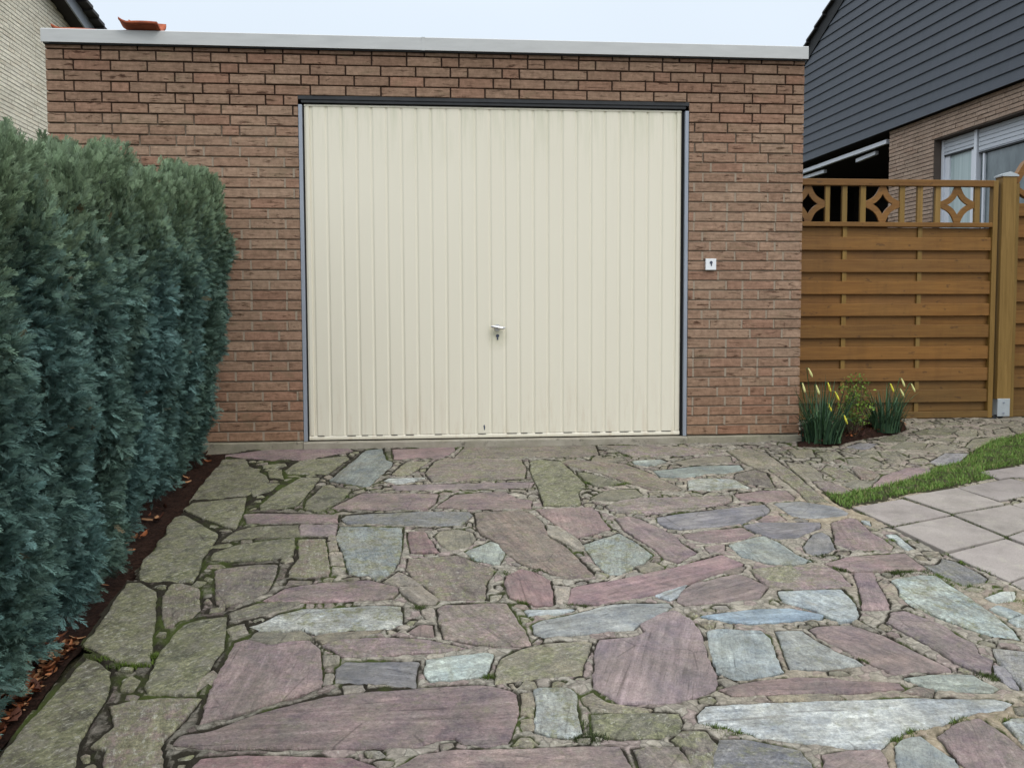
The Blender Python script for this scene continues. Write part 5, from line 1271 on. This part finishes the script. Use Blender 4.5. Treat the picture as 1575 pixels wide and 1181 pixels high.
# cladding: overlapping courses of a gable
e1 = on_h(1240, 90); e2 = on_h(1294, 0); sl = (e2[2]-e1[2])/(hu(e2)-hu(e1))     # verge line
def verge(u): return e1[2]+sl*(u-hu(e1))
cb = (on_h(1400, 190.6)[2]); c1 = on_h(1400, 190.6-16.2)[2]; ch = c1-cb
mb = MB()
for k in range(48):
    z0 = cb+k*ch; z1 = z0+ch+.012
    u0 = uN; ua = hu(e1)+(z1-e1[2])/sl; ub = hu(e1)+(z0-e1[2])/sl
    u1 = min(uE, ub); u1t = min(uE, ua)
    if u1 <= u0+.2: break
    uu = u0; rdm = random.Random(k)
    segs = []; uu = u0 - (k % 2)*.3
    while uu < u1: segs.append((max(uu, u0), min(uu+.6, u1))); uu += .6
    for a, b in segs:
        t = rdm.uniform(.97, 1.04); mb.cur = (t, t, t, 1)
        bt = min(b, u1t) if b > u1t else b; at = min(a, u1t)
        if bt - at < .002: bt = at+.002
        P = [hp(a+.0005, z0, .080), hp(b-.0005, z0, .080), hp(bt-.0005, z1, .062), hp(at+.0005, z1, .062), hp(a+.0005, z0, .070), hp(b-.0005, z0, .070)]
        mb.add(P, [(0, 1, 2, 3), (0, 4, 5, 1)])
mb.cur = (1, 1, 1, 1)
mb.build('slate_cladding', M['slate'], house, attrs=True)
mb = MB(); uz = uN; top_u = uN
mb.prism([hp(uN, cb+.01, .060), hp(min(uE, hu(e1)+(cb-e1[2])/sl), cb+.01, .060), hp(uN, verge(uN)-.02, .060)], -HN*6.0); mb.build('gable_body', M['soffit'], house)
# verge and roof
def strip(u0, u1, d0, d1, o0, o1, name, mat, bev=0):
    mb = MB(); P = [hp(u0, verge(u0)+d0, o1), hp(u1, verge(u1)+d0, o1), hp(u1, verge(u1)+d1, o1), hp(u0, verge(u0)+d1, o1)]
    mb.prism(P, -HN*(o1-o0)); return mb.build(name, mat, house)
uv_ = hu(e1)+.6
mb = MB(); 
strip(uN, uv_, -.20, .02, .064, .088, 'verge_board', M['slate'])
mb = MB(); s_len = .33; L_tot = math.hypot(uv_-uN, (verge(uv_)-verge(uN)))
k = 0; du = .28
uu = uN
while uu < uv_:
    b = uu+du; lift = .035
    mb.prism([hp(uu, verge(uu)+.02, .13), hp(b+.03, verge(b+.03)+.02+lift, .13), hp(b+.03, verge(b+.03)+.050+lift, .13), hp(uu, verge(uu)+.050, .13)], -HN*6.2); uu = b
mb.build('roof', M['roof_tile'], house)
# brick wall below the cladding with its window
wu0 = hu(on_h(1434, 300, -.0)); wz1 = on_h(1434, 217.5)[2]
zg = gz(0, 0)
rowsh = []; z = cb-.0; rh = .050
while z > zg-.1: rowsh.append((z-rh, z)); z -= rh
rowsh = rowsh[::-1]
mb = MB()
def skiph(u0, u1, z):                                    # u measured from the near end
    a, b = uN+u0, uN+u1
    if z < wz1 and z > zg+.15 and b > uN+.8 and a < wu0: return (.8, wu0-uN)
    return False
brick_face(mb, None, hp(uN, 0, 0), HU, HN, uC-uN, rowsh, skiph, seed=21, lite=True, hz=.010, gap=.004)
for a, b, z0, z1 in ((wu0+.002, uC-.004, zg-.2, cb), (uN, uN+.798, zg-.2, cb), (uN+.8, wu0, wz1+.004, cb)):
    mb.prism([hp(a, z0, -.010), hp(b, z0, -.010), hp(b, z1, -.010), hp(a, z1, -.010)], -HN*.25, 1)
mb.build('wall', [M['brick_far'], M['mortar_far']], house, attrs=True)
mb = MB(); mb.prism([hp(uN, zg-.2, -.262), hp(uC-.004, zg-.2, -.262), hp(uC-.004, cb, -.262), hp(uN, cb, -.262)], -HN*5); mb.build('inner_wall', M['soffit'], house)
# window: frame, two lights, part lowered shutters
win = empty('window', tuple(hp(wu0, zg+1, -.1))); win.parent = house; win.location = Vector(hp(wu0, zg+1, -.1))-house.location
wo = -.115
uf = hu(on_h(1450, 300, wo)); um = hu(on_h(1501, 250, wo)); 
zh = wz1-.002; zwb = zg+.2
def wbox(mb_, u0, u1, z0, z1, o0, o1): mb_.prism([hp(u0, z0, o1), hp(u1, z0, o1), hp(u1, z1, o1), hp(u0, z1, o1)], -HN*(o1-o0))
mb = MB(); wbox(mb, wu0-.055, wu0-.003, zwb, zh, wo-.06, wo+.012); wbox(mb, um-.035, um+.02, zwb, zh, wo-.06, wo+.020); wbox(mb, uN+.8, uN+.86, zwb, zh, wo-.06, wo+.012)
wbox(mb, uN+.8, wu0-.003, zwb-.06, zwb, wo-.06, wo+.012)
mb.build('frame', M['upvc'], win, bevel=.004)
mb = MB(); zsl = on_h(1450, 240, wo)[2]; zs2 = on_h(1510, 233, wo)[2]
n1 = 6
for (a, b, zl) in ((um+.036, wu0-.056, zsl), (uN+.861, um-.056, zs2)):
    z = zh-.001; 
    while z > zl+.01: wbox(mb, a, b, max(z-.045, zl), z-.006, wo-.03, wo+.004); wbox(mb, a, b, max(z-.05, zl), z, wo-.032, wo-.006); z -= .05
mb.build('shutter', M['shutter'], win)
mb = MB()
for (a, b, zl) in ((um+.036, wu0-.056, zsl), (uN+.861, um-.056, zs2)): wbox(mb, a, b, zl-.02, zl-.001, wo-.03, wo+.002)
mb.build('shutter_edge', M['dark_steel'], win)
mb = MB(); wbox(mb, um+.036, um+.11, zwb, zsl-.02, wo-.05, wo-.012); wbox(mb, wu0-.15, wu0-.056, zwb, zsl-.02, wo-.05, wo-.012); wbox(mb, um-.15, um-.12, zwb, zs2-.02, wo-.05, wo-.008); mb.build('sash', M['upvc'], win)
mb = MB(); wbox(mb, um+.11, wu0-.15, zwb, zsl-.02, wo-.055, wo-.03); mb.build('pane', M['curtain'], win)
mb = MB(); wbox(mb, uN+.861, um-.056, zwb, zs2-.02, wo-.055, wo-.03); mb.build('pane', M['glass'], win)
# deep open porch under the gable, left of the brick corner: back wall and ceiling coloured dark for its deep shadow, two pale rails
mb = MB()
ubk = hu(e1)+3.5
mb.prism([hp(uC+.001, zg-.2, -2.6), hp(ubk, zg-.2, -2.6), hp(ubk, cb+.3, -2.6), hp(uC+.001, cb+.3, -2.6)], -HN*.1)
mb.prism([hp(ubk, zg-.2, .0), hp(ubk, zg-.2, -2.6), hp(ubk, cb+.3, -2.6), hp(ubk, cb+.3, .0)], HU*.1)
mb.prism([hp(uC+.001, cb+.02, -.01), hp(ubk, cb+.02, -.01), hp(ubk, cb+.02, -2.6), hp(uC+.001, cb+.02, -2.6)], np.array([0, 0, .08]))
mb.prism([hp(uC-.002, zg-.2, -.27), hp(uC-.002, zg-.2, -2.6), hp(uC-.002, cb, -2.6), hp(uC-.002, cb, -.27)], -HU*.0+HU*.02)
mb.build('porch', M['soffit'], house)
def rail(p, q, off, th):
    a, b = on_h(*p, off), on_h(*q, off); m = MB(); m.prism([a, b, b+np.array([0, 0, th]), a+np.array([0, 0, th])], -HN*.05); return m
rail((1225, 270), (1363, 221), -.02, .055).build('porch_rail', M['upvc'], house)
rail((1225, 279), (1267, 266), -.10, .05).build('porch_rail', M['upvc'], house)
rail((1316, 250), (1346, 238), -.10, .05).build('porch_rail', M['upvc'], house)

# ------------------------------------------------------------------ house on the left
XL = -5.8
def on_x(x, y, X=XL): return plane(x, y, (1, 0, 0), X)
lh = empty('cream_brick_house', (XL-3, 9, gz(0, 5)), 'cream brick house with dark tiled gable roof behind the hedge at left', 'house')
zg2 = GZ+GS*6
v1 = on_x(96, 25); v2 = on_x(78, 0)
v1[1], v2[1] = v1[1], v2[1]; sl2 = (v2[2]-v1[2])/(v2[1]-v1[1])
def vg(y): return v1[2]+sl2*(y-v1[1])
rowsl = []; z = zg2; top_z = vg(5.0)
while z < min(top_z, 7.6): rowsl.append((z, z+.0625)); z += .0625
mb = MB(); y_far = v1[1]+1.2; Ltot = y_far-5.0
def skipl(u0, u1, z):
    yv = v1[1]+(z-v1[2])/sl2
    if 5.0+u1 > yv: return (max(yv-5.0, 0), 99)
    return False
brick_face(mb, None, (XL, 5.0, 0), (0, 1, 0), (1, 0, 0), Ltot, rowsl, skipl, seed=31, lite=True, hz=.013, gap=.003)
zt5 = min(top_z, 7.6)
mb.prism([(XL-.005, 5.0, zg2-.5), (XL-.005, y_far, zg2-.5), (XL-.005, y_far, vg(y_far)), (XL-.005, v1[1]+(7.5-v1[2])/sl2 if top_z > 7.5 else 5.0, min(top_z, 7.5)), (XL-.005, 5.0, min(top_z, 7.5))], (-.2, 0, 0), 1)
mb.build('wall', [M['brick_beige'], M['mortar_light']], lh, attrs=True)
def lstrip(d0, d1, x0, x1, name, mat, ya=4.0, yb=None):
    yb = yb or y_far+.4; mb = MB(); mb.prism([(x1, ya, vg(ya)+d0), (x1, yb, vg(yb)+d0), (x1, yb, vg(yb)+d1), (x1, ya, vg(ya)+d1)], (x0-x1, 0, 0)); return mb.build(name, mat, lh)
# eaves overhang: soffit, board, tiles
lstrip(.00, .04, XL-4, XL+.22, 'soffit', M['soffit'])
lstrip(-.02, .22, XL+.225, XL+.25, 'verge_board', M['verge'])
mb = MB(); yy = 4.0
while yy < y_far+.4:
    b = yy+.30; mb.prism([(XL+.42, yy, vg(yy)+.20), (XL+.42, b+.03, vg(b+.03)+.245), (XL+.42, b+.03, vg(b+.03)+.30), (XL+.42, yy, vg(yy)+.255)], (-5, 0, 0)); yy = b
mb.build('roof', M['roof_tile'], lh)
